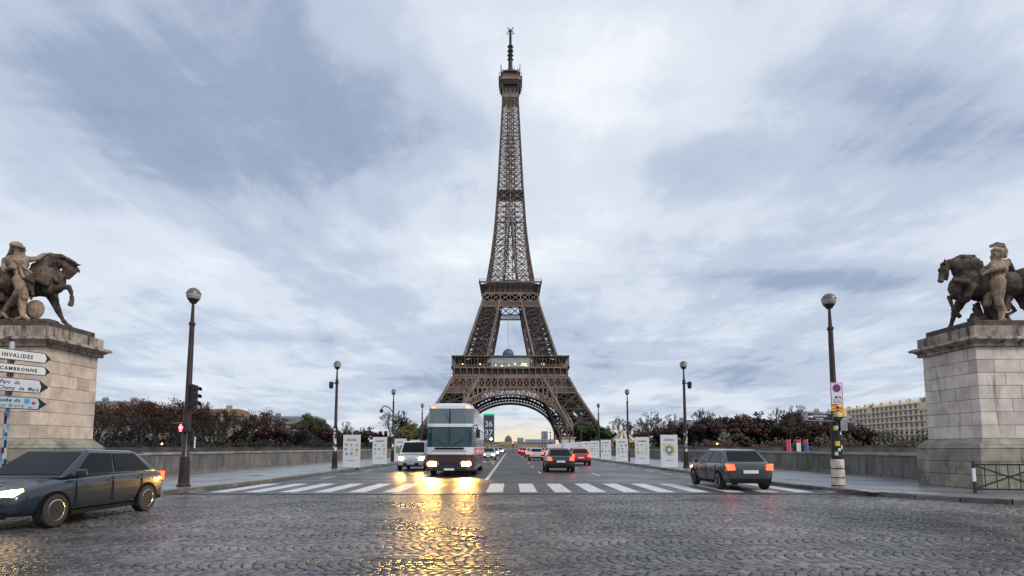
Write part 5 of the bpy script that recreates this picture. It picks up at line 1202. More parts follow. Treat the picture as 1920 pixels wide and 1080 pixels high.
    for s in (-1, 1):
        for y in ((1.28, 2.30, 3.25) if not van else (1.15, 2.05)):
            for q_ in range(6):
                za, zb_ = .34 + (.90 - .34) * q_ / 6, .34 + (.90 - .34) * (q_ + 1) / 6
                fx = lambda z: bw(y) * (.985 + .017 * sin(pi * min(1, max(0, (z - .25) / .6)))) + .003
                sm_.bar((s * fx(za), y, za), (s * fx(zb_), y, zb_), .012)
        sm_.box(s * h * .94 - .03, s * h * .94 + .03, 1.2, L_ - 1.2, .20, .27)
    sm_.build('door_seams', trim_m, r)
    for s in (-1, 1):
        for y in ((2.12, 3.08) if not van else (1.92,)): MB().box(s * (h + .008) - .012, s * (h + .008) + .012, y, y + .14, .80, .825).build('door_handle', paint, r)
        fy = .10 if not van else .07
        hl = MB().prism([(.44, .60), (.80, .63), (.84, .72), (.78, .755), (.46, .71)] if not van else [(.55, .68), (.82, .70), (.85, .90), (.62, .88)], lambda x, z: (s * x * h, fy - .085 + .10 * max(0, x - .45), z), lambda x, z: (s * x * h, fy + .12 + .18 * x, z)).build('headlight', head_l, r, bevel=.01)
        tz = ((.72, .90), (.80, 1.15))[van]
        MB().prism([(.60 if not van else .84, tz[0]), (.88 if not van else .95, tz[0] - .02), (.90 if not van else .96, tz[1] + .02), (.64 if not van else .84, tz[1])], lambda x, z: (s * x * h, L_ + .012 - .10 * max(0, x - .6), z), lambda x, z: (s * x * h, L_ - .2, z)).build('tail_light', red_l, r, bevel=.01)
        mr = MB().box(s * (h + .05) - .09, s * (h + .05) + .09, 1.26, 1.36, .94, 1.07); mr.build('mirror', paint, r, bevel=.03)
    MB().box(-.50, .50, -.03, .05, .36, .50).build('grille', arch_m, r, bevel=.01); MB().box(-.26, .26, -.04, -.03, .40, .50).build('number_plate', white_p, r)
    MB().box(-.26, .26, L_ + .004, L_ + .018, .60, .71).build('number_plate', white_p, r)
    MB().box(-h * .80, h * .80, L_ - .12, L_ + .02, .26, .42).build('bumper', trim_m, r, bevel=.03); MB().box(-h * .7, h * .7, -.02, .06, .25, .33).build('bumper', trim_m, r, bevel=.02)
    MB().box(-.35, .35, L_ - .25, L_ - .21, H - .11, H - .09).build('brake_light', mat('dark_lens', (.05, .01, .01), .2), r)
    return r
def place(o, x, y, away, lab, grp=None, cat='car', off_head=False):
    o.location = (x, y + (4.25 if away else 0), 0.0); o.rotation_euler = (0, 0, pi if away else 0); tag(o, lab, cat, grp)
P = {n_: carpaint(n_, c_) for n_, c_ in (('black', (.018, .018, .022)), ('silver', (.42, .43, .45)), ('white', (.72, .73, .75)), ('red', (.35, .02, .02)), ('blue', (.012, .020, .034)), ('grey', (.045, .048, .055)))}
head_off = mat('headlight_unlit', (.5, .52, .55), .1)
protos = {n_: make_car('car', P[n_]) for n_ in P}
used = set()
def car(n_, *a, **k):
    o = protos[n_] if n_ not in used else copy_tree(protos[n_]); used.add(n_); place(o, *a, **k); return o
car('blue', -9.45, 9.9, False, 'dark blue car with headlights lit, cut by the left edge of the photo')
car('black', 3.05, 34.0, True, 'black car with red tail lights driving away, right of the centre line')
car('grey', 8.35, 19.6, True, 'grey car with red tail lights on the crossing beside the right kerb')
car('red', 5.9, 47, True, 'red car driving away in the outer right lane, beyond the black car')
van_r = make_car('delivery_van', P['white'], 4.7, 1.9, 1.93, True)
van_r.location = (-6.45, 36.5, 0); tag(van_r, 'white van with headlights lit, left of the coach', 'van')
dist_cars = [('silver', -2.6, 66, 0, 'nearest oncoming car behind the coach, silver with bright headlights'), ('white', -2.7, 92, 0, 'white oncoming car in the inner lane, far along the bridge'), ('black', -6.2, 80, 0, 'black oncoming car in the outer left lane, far along the bridge'),
             ('white', -2.5, 132, 0, 'white oncoming car near the far end of the bridge'), ('silver', -6.0, 118, 0, 'silver oncoming car in the outer left lane near the far end'), ('grey', -2.6, 160, 0, 'grey oncoming car just entering the far end of the bridge'),
             ('silver', 3.0, 64, 1, 'silver car driving away in the inner right lane'), ('grey', 6.4, 72, 1, 'grey car driving away in the outer right lane'), ('white', 3.1, 84, 1, 'white car driving away beyond the silver one'),
             ('black', 6.5, 92, 1, 'black car driving away in the outer right lane, far off'), ('red', 2.9, 104, 1, 'red car driving away in the inner right lane, far off'), ('silver', 6.3, 114, 1, 'silver car driving away in the outer right lane, far off'),
             ('blue', 2.8, 126, 1, 'dark blue car driving away near the far end of the bridge'), ('white', 6.2, 138, 1, 'white car driving away in the outer lane near the far end'), ('grey', 2.9, 150, 1, 'grey car waiting under the red signal at the far end of the bridge')]
for n_, x, y, aw, lab in dist_cars: car(n_, x, y, bool(aw), lab, 'cars strung along the bridge')

# double-deck coach
r = empty('tour_coach', (-3.15, 29.0, 0), 0, 'white double-deck coach with dark windscreens and lit headlights coming towards the camera', 'bus')
Wb, Lb, Hb = 2.5, 11.5, 3.85; h = Wb / 2
cw_ = mat('coach_white', (.62, .64, .68), .25, coat=.6); cr = mat('coach_maroon', (.045, .026, .028), .3, coat=.5); cg = mat('coach_glass', (.012, .045, .055), .05, spec=.9)
def shell(mb, z0, z1, yf0, yf1, w0=0, w1=0):   # rounded front corners
    def ringp(yf, z, w_): return [(-h + w_, yf + .35, z), (-h + w_ + .10, yf + .10, z), (-h + w_ + .38, yf, z), (h - w_ - .38, yf, z), (h - w_ - .10, yf + .10, z), (h - w_, yf + .35, z), (h - w_, Lb, z), (-h + w_, Lb, z)]
    mb.add(ringp(yf0, z0, w0) + ringp(yf1, z1, w1), [tuple(range(7, -1, -1)), tuple(range(8, 16))] + [(i, (i + 1) % 8, (i + 1) % 8 + 8, i + 8) for i in range(8)])
m = MB(); shell(m, .30, 1.13, 0, -.02); m.build('lower_body', cr, r, bevel=.03)
m = MB(); shell(m, 1.131, 1.52, -.025, .0); m.build('waist_band', cw_, r, bevel=.03)
m = MB(); shell(m, 1.521, 2.55, .01, .14, .01, .02); m.build('windscreen', cg, r, bevel=.03)
m = MB(); shell(m, 2.551, 2.74, .11, .14, -.005, -.005); m.build('mid_band', cw_, r, bevel=.03)
m = MB(); shell(m, 2.741, 3.52, .16, .38, .02, .08); m.build('upper_windscreen', mat('coach_glass_upper', (.10, .13, .15), .08, spec=.9), r)
m = MB(); shell(m, 3.521, 3.72, .36, .42, .06, .09); shell(m, 3.721, 3.85, .50, .85, .12, .30); m.build('roof', cw_, r, bevel=.03)
m = MB(); m.box(-.02, .02, .0, .02, 1.54, 2.53); m.box(-.03, .03, .12, .17, 2.75, 3.5); m.build('screen_divider', black, r)
m = MB()
for i in range(5):
    y = 1.9 + i * 2.0
    for s in (-1, 1): m.box(s * (h + .004) - .01, s * (h + .004) + .01, y, y + .12, 1.53, 2.54); m.box(s * (h - .03) - .012, s * (h - .03) + .012, y, y + .12, 2.75, 3.5)
m.build('window_pillars', cw_, r)
for s in (-1, 1):
    MB().box(s * .86 - .21, s * .86 + .21, -.05, .02, .55, .78).build('headlight', head_l, r, bevel=.03)
    MB().box(s * 1.08 - .07, s * 1.08 + .07, -.03, .10, .58, .74).build('indicator', amber, r, bevel=.01)
    m = MB().tube([(s * (h - .06), .12, 2.62), (s * (h + .18), -.22, 2.66), (s * (h + .24), -.26, 2.4)], .03, 6); m.build('mirror_arm', black, r)
    MB().box(s * (h + .24) - .10, s * (h + .24) + .10, -.34, -.24, 1.98, 2.42).build('mirror', black, r, bevel=.02)
    for y in (2.4, 8.6):
        w_ = MB().lathe([(.25, -.14), (.46, -.14), (.48, -.1), (.48, .1), (.46, .14), (.25, .14)], 24).build('wheel', rubber, r, loc=(s * (h - .13), y, .48)); w_.rotation_euler = (0, R(90), 0); shade_auto(w_)
        MB().lathe([(.04, -.145), (.26, -.148), (.26, .148), (.04, .145)], 18).build('rim', grey_m, w_)
MB().box(-.95, .95, -.04, .05, .30, .44).build('bumper', black, r, bevel=.02); MB().box(-.26, .26, -.055, -.04, .33, .43).build('number_plate', white_p, r)
MB().box(-.55, .55, -.035, .01, .62, .74).build('grille', black, r)
m = MB()
m.box(-h - .006, -h + .0, 1.0, 1.02, .35, 2.4); m.box(h - .0, h + .006, 1.0, 1.02, .35, 2.4); m.box(h - .0, h + .006, 1.9, 1.92, .35, 2.4)
for z in (.50, .86): m.box(-.98, .98, -.012, -.004, z, z + .015)
m.box(-.9, .9, -.028, -.02, 1.30, 1.33)
m.build('panel_seams', trim_m, r)
MB().box(-.75, .75, -.05, -.02, 1.40, 1.50).build('wiper_cowl', trim_m, r)
for s in (-1, 1): MB().box(s * .60 - .09, s * .60 + .09, -.055, .02, .60, .72).build('fog_lamp', chrome, r, bevel=.02)
m = MB()
for s in (-1, 1): m.bar((s * .1, -.03, 1.56), (s * .75, -.0, 1.95), .025)
m.build('wiper', black, r)
for s in (-1, 1): MB().box(s * .9 - .1, s * .9 + .1, .36, .42, 3.56, 3.62).build('marker_lamp', amber, r)

def spot(x, y, z, e, col, tgt=(0, 4, 0), size=70, rad=.09):
    l = bpy.data.lights.new('headlamp_beam', 'SPOT'); l.energy = e; l.color = col; l.spot_size = R(size); l.spot_blend = .8; l.shadow_soft_size = rad
    o = bpy.data.objects.new('headlamp_beam', l); o.location = (x, y, z); link(o)
    o.rotation_euler = (Vector((x, y, z)) - Vector(tgt)).to_track_quat('Z', 'Y').to_euler(); return o
for x in (-4.01, -2.29): spot(x, 28.85, .66, 1500, (1, .52, .10), (x * .95, 10, -.3), 70, .40)
for x in (-7.05, -5.85): spot(x, 36.4, .68, 900, (1, .56, .14), (x * .93, 12, -.5), 26, .25)
for x in (-9.95, -8.9): spot(x, 9.82, .68, 220, (1, .62, .15), (x, 0, -.2), 70, .08)

# ------------------------------------------------------------------ two pedestrians by the second left lamp
def person(x, y, rz, lab, coat_c, leg_c, hair_c, stride=.12, bag=False):
    r = empty('person', (x, y, PH), rz, lab, 'person')
    sk = mat('skin', (.42, .26, .19), .5)
    u = UN(); c = u.cap
    c((0, 0, 1.60), (0, -.01, 1.66), .088, .098); c((0, -.03, 1.56), (0, -.05, 1.53), .055, .04); c((0, -.095, 1.615), (0, -.115, 1.585), .014, .018); c((0, 0, 1.44), (0, 0, 1.52), .06, .055)
    for s in (-1, 1): c((s * .092, .0, 1.61), (s * .096, .0, 1.59), .018, .015)
    c((-.15, 0, 1.38), (.15, 0, 1.38), .075, .075); c((0, 0, 1.32), (0, 0, 1.05), .135, .12); c((-.07, 0, .95), (.07, 0, .95), .115, .115)
    for s in (-1, 1):
        c((s * .20, 0, 1.37), (s * .25, .02, 1.10), .055, .043); c((s * .25, .02, 1.10), (s * .24, -.10, .86), .043, .030)
        c((s * .24, -.10, .86), (s * .235, -.13, .78), .032, .028)
        for j, (dx, dl) in enumerate(((-.022, .055), (-.008, .07), (.008, .068), (.02, .05))): c((s * .235, -.13 + dx, .78), (s * .232, -.145 + dx, .78 - dl), .010, .008, 6)
        c((s * .225, -.15, .80), (s * .205, -.175, .755), .011, .009, 6)
        dy = s * stride; c((s * .09, 0, .92), (s * .095, dy * .6, .50), .085, .058); c((s * .095, dy * .6, .50), (s * .095, dy * 1.4, .09), .058, .038); c((s * .095, dy * 1.4 + .03, .05), (s * .10, dy * 1.4 - .14, .035), .045, .035)
    u.build('body', sk, r, .012, 2)
    u = UN(); c = u.cap
    c((-.15, 0, 1.38), (.15, 0, 1.38), .092, .092); c((0, 0, 1.34), (0, 0, 1.02), .158, .150); c((-.07, 0, 1.0), (-.08, 0, .74), .13, .14); c((.07, 0, 1.0), (.08, 0, .74), .13, .14); c((0, 0, 1.42), (0, 0, 1.48), .09, .075)
    for s in (-1, 1): c((s * .20, 0, 1.37), (s * .25, .02, 1.10), .07, .058); c((s * .25, .02, 1.10), (s * .242, -.095, .88), .058, .044)
    u.build('coat', mat('coat_' + str(int(coat_c[0] * 1000)), coat_c, .8, bump=.3), r, .014, 2)
    u = UN(); c = u.cap
    for s in (-1, 1): dy = s * stride; c((s * .09, 0, .88), (s * .095, dy * .6, .50), .096, .07); c((s * .095, dy * .6, .50), (s * .095, dy * 1.35, .12), .07, .052)
    u.build('trousers', mat('trousers', leg_c, .8), r, .014, 2)
    u = UN(); c = u.cap
    for s in (-1, 1): dy = s * stride; c((s * .095, dy * 1.4 + .04, .05), (s * .10, dy * 1.4 - .15, .04), .052, .042)
    u.build('shoes', rubber, r, .012, 1)
    u = UN(); u.ell((0, .02, 1.685), (.100, .105, .085)); u.cap((0, .055, 1.66), (0, .07, 1.56), .08, .05); u.build('hair', mat('hair', hair_c, .6), r, .012, 1)
    if bag:
        MB().box(.27, .33, -.18, .12, .45, .75).build('bag', mat('bag_cloth', (.35, .36, .4), .7), r, bevel=.02)
person(-11.15, 39.6, R(20), 'pedestrian in a black coat standing between the second left lamp and the first panel', (.015, .015, .018), (.02, .02, .03), (.02, .014, .01))
person(-11.62, 40.6, R(-40), 'pedestrian in a dark blue coat with a pale bag beside the second left lamp', (.03, .04, .07), (.03, .03, .035), (.09, .05, .03), bag=True)
# ------------------------------------------------------------------ buildings
pane_m = mat('window_pane', (.03, .04, .05), .1, spec=.8); fr_m = mat('window_frame', (.45, .43, .40), .6); zinc = mat('zinc_roof', (.16, .18, .21), .45, .2, var=.2, vscale=.4)
slate_b = mat('blue_slate_roof', (.075, .10, .15), .4, var=.2, vscale=.4); rail_m = mat('balcony_iron', (.03, .03, .03), .5)
def win_meshes(w, h):
    f = MB(); f.box(-w / 2 - .12, w / 2 + .12, -.14, .0, -.18, 0); f.box(-w / 2 - .16, -w / 2, -.10, 0, 0, h + .1); f.box(w / 2, w / 2 + .16, -.10, 0, 0, h + .1); f.box(-w / 2 - .22, w / 2 + .22, -.22, 0, h + .1, h + .3)
    f.box(-.04, .04, -.055, -.01, 0, h)
    p = MB().box(-w / 2, w / 2, -.05, -.005, 0, h); b = MB()
    n = 7
    for i in range(n + 1): x = -w / 2 - .1 + (w + .2) * i / n; b.bar((x, -.35, -.1), (x, -.35, .9), .05)
    b.bar((-w / 2 - .1, -.35, .9), (w / 2 + .1, -.35, .9), .07)
    b.box(-w / 2 - .2, w / 2 + .2, -.42, 0, -.2, -.08)
    return f, p, b
def building(loc, rz, Lx, D, bays, stories, sh_, wall_m, roof_m, lab, z0=0, dorm=True, cat='building', roofh=4.2):
    r = empty('apartment_building', loc, rz, lab, cat); Hh = sum(sh_[:stories]) if isinstance(sh_, list) else sh_ * stories; hs = sh_ if isinstance(sh_, list) else [sh_] * stories
    w = MB().box(0, Lx, 0, D, 0, Hh); bw = Lx / bays; z = 0
    for i in range(stories):
        if stories == 7 and i in (2, 4, 5, 6): w.box(-.3, Lx + .3, -.95, 0, z - .2, z + .15)
        if i in (1, 2, stories - 1) and not stories == 7: w.box(-.25, Lx + .25, -.35 if i != stories - 1 else -.8, 0, z - .15, z + .12)
        z += hs[i]
    w.box(-.4, Lx + .4, -.6, D + .4, Hh, Hh + .45)
    for b in range(bays + 1):
        if b % 3 == 0: w.box(max(b * bw - .3, -.02), min(b * bw + .3, Lx + .02), -.18, 0, 0, Hh)
    o = w.build('wall', wall_m, r)
    rf_ = MB().frustum(0, Lx, 0, D, Hh + .45, 1.2, Lx - 1.2, 1.3, D - 1.3, Hh + .45 + roofh * .75); rf_.frustum(1.2, Lx - 1.2, 1.3, D - 1.3, Hh + .45 + roofh * .75, 3, Lx - 3, D * .45, D * .55, Hh + .45 + roofh)
    ro = rf_.build('roof', roof_m, r); rnd = random.Random(int(Lx * 7))
    for i in range(max(2, int(Lx / 11))):
        x = (i + .5) * Lx / max(2, int(Lx / 11)) + rnd.uniform(-1, 1); c = MB().box(x - 1.3, x + 1.3, D * .3, D * .3 + .7, Hh + 2.2, Hh + .45 + roofh + rnd.uniform(.6, 1.3))
        for j in range(5): c.tube([(x - 1 + j * .5, D * .3 + .35, Hh + roofh), (x - 1 + j * .5, D * .3 + .35, Hh + roofh + 2.1)], .13, 6)
        c.build('chimney', wall_m, ro)
    f, p, bl = win_meshes(bw * .42, 2.35); fm, pm, bm_ = f.mesh('window', fr_m), p.mesh('pane', pane_m), bl.mesh('balcony', rail_m)
    cnt = 0; z = 0; rest = None; rest2 = MB()
    for i in range(stories):
        for b in reversed(range(bays)):
            if cnt >= 100:
                if rest is None: rest = MB()
                for mb_, cc in ((f, (b + .5) * bw), (p, (b + .5) * bw)): rest.add([(x + cc, y, zz_ + z + .6) for x, y, zz_ in mb_.v], mb_.f) if mb_ is f else rest2.add([(x + cc, y, zz_ + z + .6) for x, y, zz_ in mb_.v], mb_.f)
                continue
            wn = bpy.data.objects.new('window', fm); wn.location = ((b + .5) * bw, 0, z + .6); link(wn, r); pn = bpy.data.objects.new('pane', pm); link(pn, wn)
            if i in (1, 2, stories - 1): bb = bpy.data.objects.new('balcony', bm_); link(bb, wn)
            cnt += 1
        z += hs[i]
    if rest is not None:
        tag(rest.build('windows', fr_m, r), kind='stuff'); tag(rest2.build('panes', pane_m, r), kind='stuff')
    if dorm:
        dm_ = MB()
        dm_.box(-.75, .75, -.3, 1.5, 0, 1.9); n = 8
        for i in range(n): t0, t1 = pi * i / n, pi * (i + 1) / n; dm_.add([(.85 * cos(t0), -.35, 1.9 + .6 * sin(t0)), (.85 * cos(t1), -.35, 1.9 + .6 * sin(t1)), (.85 * cos(t1), 1.6, 1.9 + .6 * sin(t1)), (.85 * cos(t0), 1.6, 1.9 + .6 * sin(t0)), (0, -.35, 1.9), (0, 1.6, 1.9)], [(0, 1, 2, 3), (0, 4, 1), (2, 5, 3)])
        dmm = dm_.mesh('dormer', wall_m); dp = MB().box(-.4, .4, -.33, -.3, .3, 1.8).mesh('pane', pane_m)
        for b in range(bays):
            if b % 2 == 0 or bays < 8:
                d_ = bpy.data.objects.new('dormer', dmm); d_.location = ((b + .5) * bw, .25, Hh + .5); link(d_, ro)
    return r
hauss = mat('haussmann_stone', (.80, .66, .47), .8, var=.18, vscale=.35); hauss2 = mat('grey_facade', (.23, .21, .20), .8, var=.2, vscale=.3); hauss3 = mat('warm_facade', (.36, .29, .22), .8, var=.2, vscale=.3)
# big facade on the right: runs parallel to the view at x = 222
building((222, 392, 0), R(-90), 112, 16, 28, 7, [4.6, 4.0, 3.7, 3.5, 3.4, 3.3, 2.9], hauss, hauss, 'long cream stone apartment block with six storeys of windows left of the right pedestal', roofh=1.6)
# domed turrets on its roof line
rt = empty('roof_dome', (224, 300, 26), 0, 'small dark dome on the roof of the long cream block', 'dome')
shade_auto(MB().lathe([(2.6, -4), (2.6, 0), (2.5, .6), (1.9, 1.8), (1.0, 2.6), (.3, 3.0), (.1, 4)], 16).build('dome', zinc, rt)); MB().box(-2.8, 2.8, -2.8, 2.8, -4.5, -.2).build('base', hauss, rt)
c = copy_tree(rt); c.location = (224, 345, 25.5); c['label'] = 'smaller looking far dome on the roof at the distant end of the cream block'; c.scale = (.9, .9, .9)
building((155, 305, 0), 0, 20, 14, 7, 5, 3.1, hauss3, slate_b, 'apartment house with a blue slate roof left of the long cream block', roofh=5.5)
building((176, 312, 0), 0, 16, 14, 5, 5, 3.0, hauss2, slate_b, 'narrow house with blue slate roof against the cream block', roofh=5.0)
building((96, 330, 0), 0, 40, 14, 12, 5, 2.9, hauss2, zinc, 'low grey apartment house behind the red-brown trees on the right', roofh=3.0)
# left bank
building((-196, 236, 0), R(4), 40, 14, 12, 6, 2.95, hauss2, zinc, 'grey apartment block behind the trees, next to the left pedestal', roofh=3.6)
building((-154, 246, 0), R(2), 34, 14, 10, 5, 3.1, hauss3, mat('orange_roof', (.22, .11, .06), .8, var=.2), 'brownish apartment block behind the rust trees, left of the near lamp', roofh=3.0)
building((-118, 262, 0), 0, 28, 14, 8, 4, 3.1, hauss2, zinc, 'grey house with zinc roof just right of the near left lamp', roofh=3.6)
# far wood behind the banks, one mass
def wood(x0, x1, Y, z, seed):
    rnd = random.Random(seed); m = MB()
    for i in range(int(abs(x1 - x0) * 26)):
        x = rnd.uniform(x0, x1); zk = .7 + .18 * sin(x * .09 + seed) + .12 * sin(x * .31); p = Vector((x, Y + rnd.uniform(-6, 6), rnd.uniform(0, z) * zk)); u = Vector((rnd.gauss(0, 1), rnd.gauss(0, 1), rnd.gauss(0, 1))).normalized(); v = u.orthogonal().normalized(); s = .9 * rnd.uniform(.6, 1.3)
        m.add([p - u * s - v * s * .5, p + u * s - v * s * .6, p + u * s * .7 + v * s * .7, p - u * s * .8 + v * s * .5], [(0, 1, 2, 3)])
    return m
tag(wood(-330, -46, 430, 13, 1).build('far_wood', mat('far_wood', (.040, .028, .024), .9, island=.5)), 'far brown wood on the left', kind='stuff')
tag(wood(44, 420, 430, 14, 2).build('far_wood', mat('far_wood', (.040, .028, .024), .9, island=.5)), 'far brown wood on the right', kind='stuff')
# office tower beyond
def pxbox(x0, x1, y, Y): a = at(x0, y, Y); b = at(x1, y, Y); return a.x, b.x, a.z
x0, x1, zt_ = pxbox(906.5, 926.5, 775.5, 1900)
r = empty('office_tower', ((x0 + x1) / 2, 1900, 0), 0, 'dark slab office tower with big numerals 36 and 37 and a green top', 'tower block'); w_ = (x1 - x0) / 2
MB().box(-w_, w_, 0, 30, 0, zt_ - 5.5).build('glass_slab', mat('tower_glass', (.035, .055, .075), .3, var=.2, vscale=.05), r)
m = MB()
for i in range(28): m.box(-w_ - .1, w_ + .1, -.3, 0, i * 4, i * 4 + .5)
m.build('floor_bands', mat('tower_band', (.10, .13, .15), .5), r)
MB().box(-w_ - .2, w_ + .2, -.4, 30, zt_ - 5.5, zt_).build('green_top', mat('tower_green', (.02, .45, .20), .4, emit=(.02, .5, .2), es=.35), r)
numm = mat('tower_numerals', (.55, .56, .60), .5)
for s_, py in (('36', 801.5), ('37', 817.5)):
    z = at(916, py - 15 + 13.2, 1900).z; z = at(916, py - 5, 1900).z
    me = text_mesh(s_, 27, .3, 'CENTER', bold=.7, spacing=1.0); me.materials.clear(); me.materials.append(numm); me.name = 'numerals'
    o = bpy.data.objects.new('numerals', me); o.location = (0, -1.0, at(916, py - 1.5, 1900).z); o.rotation_euler = (R(90), 0, 0); o.scale = (1.0, 1.0, 1); link(o, r)
m = MB()
for py, a_, b_ in ((819.5, -.7, .7), (821.6, -.75, .75), (825, -.4, .4)):
    z = at(916, py, 1900).z
    for j in range(6): xa = w_ * (a_ + (b_ - a_) * j / 6); m.box(xa, xa + w_ * (b_ - a_) / 6 * .7, -.9, -.3, z, z + 2.2)
m.build('small_lettering', numm, r)  # pale unlit dashes for the small lines of lettering
# domed hall on the axis
Yd = 1100; hall = mat('hall_stone', (.34, .27, .19), .8, var=.15, vscale=.1)
def X(px): return at(px, 830, Yd).x
def Zp(py): return at(953, py, Yd).z
r = empty('domed_hall', (X(953), Yd, 0), 0, 'long stone hall with a square dome at the far end of the road axis', 'building'); cx0 = X(953)
MB().box(X(880) - cx0, X(1040) - cx0, 0, 20, 0, Zp(832)).build('wing', hall, r); MB().box(X(936) - cx0, X(971) - cx0, -4, 20, 0, Zp(828)).build('centre_block', hall, r)
m = MB()
for i in range(30): x = X(930 + i * 1.6) - cx0; m.tube([(x, -6, 0), (x, -6, Zp(832))], .55, 6)
m.build('columns', hall, r)
MB().box(X(880) - cx0, X(1040) - cx0, -1, 21, Zp(832), Zp(828.6)).build('wing_roof', zinc, r)
zz0, zz1 = Zp(828), Zp(817.5); ww = (X(960) - X(946)) / 2
dm_ = MB(); pr = [(ww, zz0), (ww * .97, zz0 + (zz1 - zz0) * .35), (ww * .8, zz0 + (zz1 - zz0) * .7), (ww * .45, zz1), (ww * .2, zz1 + 1)]
for (wa, za), (wb, zb) in zip(pr, pr[1:]): dm_.frustum(-wa, wa, 8 - wa, 8 + wa, za, -wb, wb, 8 - wb, 8 + wb, zb)
dm_.bar((0, 8, zz1 + 1), (0, 8, Zp(813)), .6); dm_.build('dome', mat('dome_lead', (.13, .10, .10), .5), r)
for (xa, xb, yt_, Y, nm, lab, col) in ((970, 982, 820.5, 1250, 'distant_block', 'small pale office block right of the domed hall', (.30, .33, .37)), (985, 1042, 823.5, 1350, 'distant_block', 'long low blue-grey building under the right side of the arch', (.34, .40, .48)), (1016, 1027, 808.5, 1500, 'distant_block', 'slim grey high-rise under the right side of the arch', (.26, .29, .34)), (893, 906, 829, 1300, 'distant_block', 'low dark block at the foot of the office tower', (.20, .22, .24))):
    a, b, z = pxbox(xa, xb, yt_, Y); r = empty(nm, ((a + b) / 2, Y, 0), 0, lab, 'building'); MB().box(-(b - a) / 2, (b - a) / 2, 0, 25, 0, z).build('wall', mat('blk' + lab[:9], col, .7, var=.1), r)
    m = MB(); nx = max(3, int((b - a) / 5))
    for i in range(nx):
        for j in range(int(z / 4)): m.box(-(b - a) / 2 + (i + .25) * (b - a) / nx, -(b - a) / 2 + (i + .75) * (b - a) / nx, -.2, 0, j * 4 + 1, j * 4 + 2.8)
    m.build('window_rows', pane_m, r)
# small statues at the far bridge head
for s in (-1, 1):
    x = s * 16.6; r = empty('far_pedestal', (x, 163.5, PH), 0, 'small pale stone pedestal at the far %s end of the bridge' % ('left' if s < 0 else 'right'), 'pedestal')
    MB().box(-2.0, 2.0, -1.4, 1.4, 0, 3.9).build('shaft', ped_r, r, bevel=.03); MB().box(-2.3, 2.3, -1.7, 1.7, 3.9, 4.4).build('cornice', cor_m, r, bevel=.05); MB().box(-2.25, 2.25, -1.65, 1.65, 0, 1.0).build('base', base_m, r, bevel=.05)
    u = UN(); z = 4.4 + PH; q = s
    def c(x1, z1, r1, x2, z2, r2, y1=0, y2=0): u.cap((-q * x1, y1, z1), (-q * x2, y2, z2), r1, r2, 10)
    c(-1.0, 2.0, .55, .8, 2.0, .55); c(.9, 2.1, .5, 1.3, 2.9, .32); c(1.3, 2.9, .3, 1.55, 3.2, .22); c(1.55, 3.2, .2, 1.95, 2.7, .12); c(-1.4, 1.9, .45, -1.6, 1.2, .2); c(-1.6, 1.2, .18, -1.5, 0, .12); c(-1.1, 1.5, .3, -1.1, 0, .12, .3, .3); c(1.1, 1.6, .3, 1.2, 0, .12, .3, .3); c(1.2, 1.6, .28, 1.9, 1.5, .13); c(1.9, 1.5, .13, 1.9, 1.0, .1); c(-1.6, 2.2, .15, -1.9, 1.0, .1)
    c(.3, 2.9, .28, .3, 2.1, .26, -.7, -.7); c(.3, 3.2, .19, .3, 3.25, .2, -.7, -.7); c(.2, 2.1, .2, .1, 0, .12, -.7, -.8); c(.4, 2.1, .2, .6, 0, .12, -.7, -.6); c(.5, 2.8, .12, 1.2, 2.6, .08, -.7, -.4); c(-2, 0, .1, 2, 0, .1)
    rr_ = empty('far_horse_statue', (x, 163.5, z), 0, 'small horse and man statue on the far %s pedestal' % ('left' if s < 0 else 'right'), 'statue'); u.build('figures', st_m, rr_, .05, 2)
# carousel
p = at(1169, 840, 186)
r = empty('carousel', (p.x, 186, 0), 0, 'round carousel with a striped conical roof beyond the right parapet', 'carousel')
R1 = 4.7; zt0 = at(1169, 826, 186).z; zt1 = at(1169, 809, 186).z
for k_, mt_ in ((0, mat('carousel_cream', (.62, .55, .45), .6)), (1, mat('carousel_brown', (.20, .12, .07), .6))):
    m = MB()
    for i in range(k_, 24, 2):
        t0, t1 = 2 * pi * i / 24, 2 * pi * (i + 1) / 24
        m.add([(R1 * cos(t0), R1 * sin(t0), zt0), (R1 * cos(t1), R1 * sin(t1), zt0), (1.6 * cos(t1), 1.6 * sin(t1), zt0 + (zt1 - zt0) * .75), (1.6 * cos(t0), 1.6 * sin(t0), zt0 + (zt1 - zt0) * .75), (0, 0, zt1)], [(0, 1, 2, 3), (3, 2, 4)])
    o = m.build('roof_stripes', mt_, r); 
MB().lathe([(R1 + .1, zt0 - .7), (R1 + .15, zt0 - .6), (R1 + .1, zt0), (R1 - .1, zt0 + .05)], 24).build('cornice', mat('carousel_gold', (.45, .30, .10), .4), r)
MB().lathe([(R1, 0), (R1, .4)], 24).build('platform', mat('carousel_brown', (.2, .12, .07)), r); MB().lathe([(1.1, .4), (1.1, zt0 - .7)], 16).build('centre_drum', mat('carousel_gold', (.45, .30, .10), .4), r)
for i in range(12): t = 2 * pi * i / 12; MB().tube([(4.2 * cos(t), 4.2 * sin(t), .4), (4.2 * cos(t), 4.2 * sin(t), zt0 - .7)], .08, 6).build('pole', mat('carousel_gold', (.45, .30, .10), .4), r)

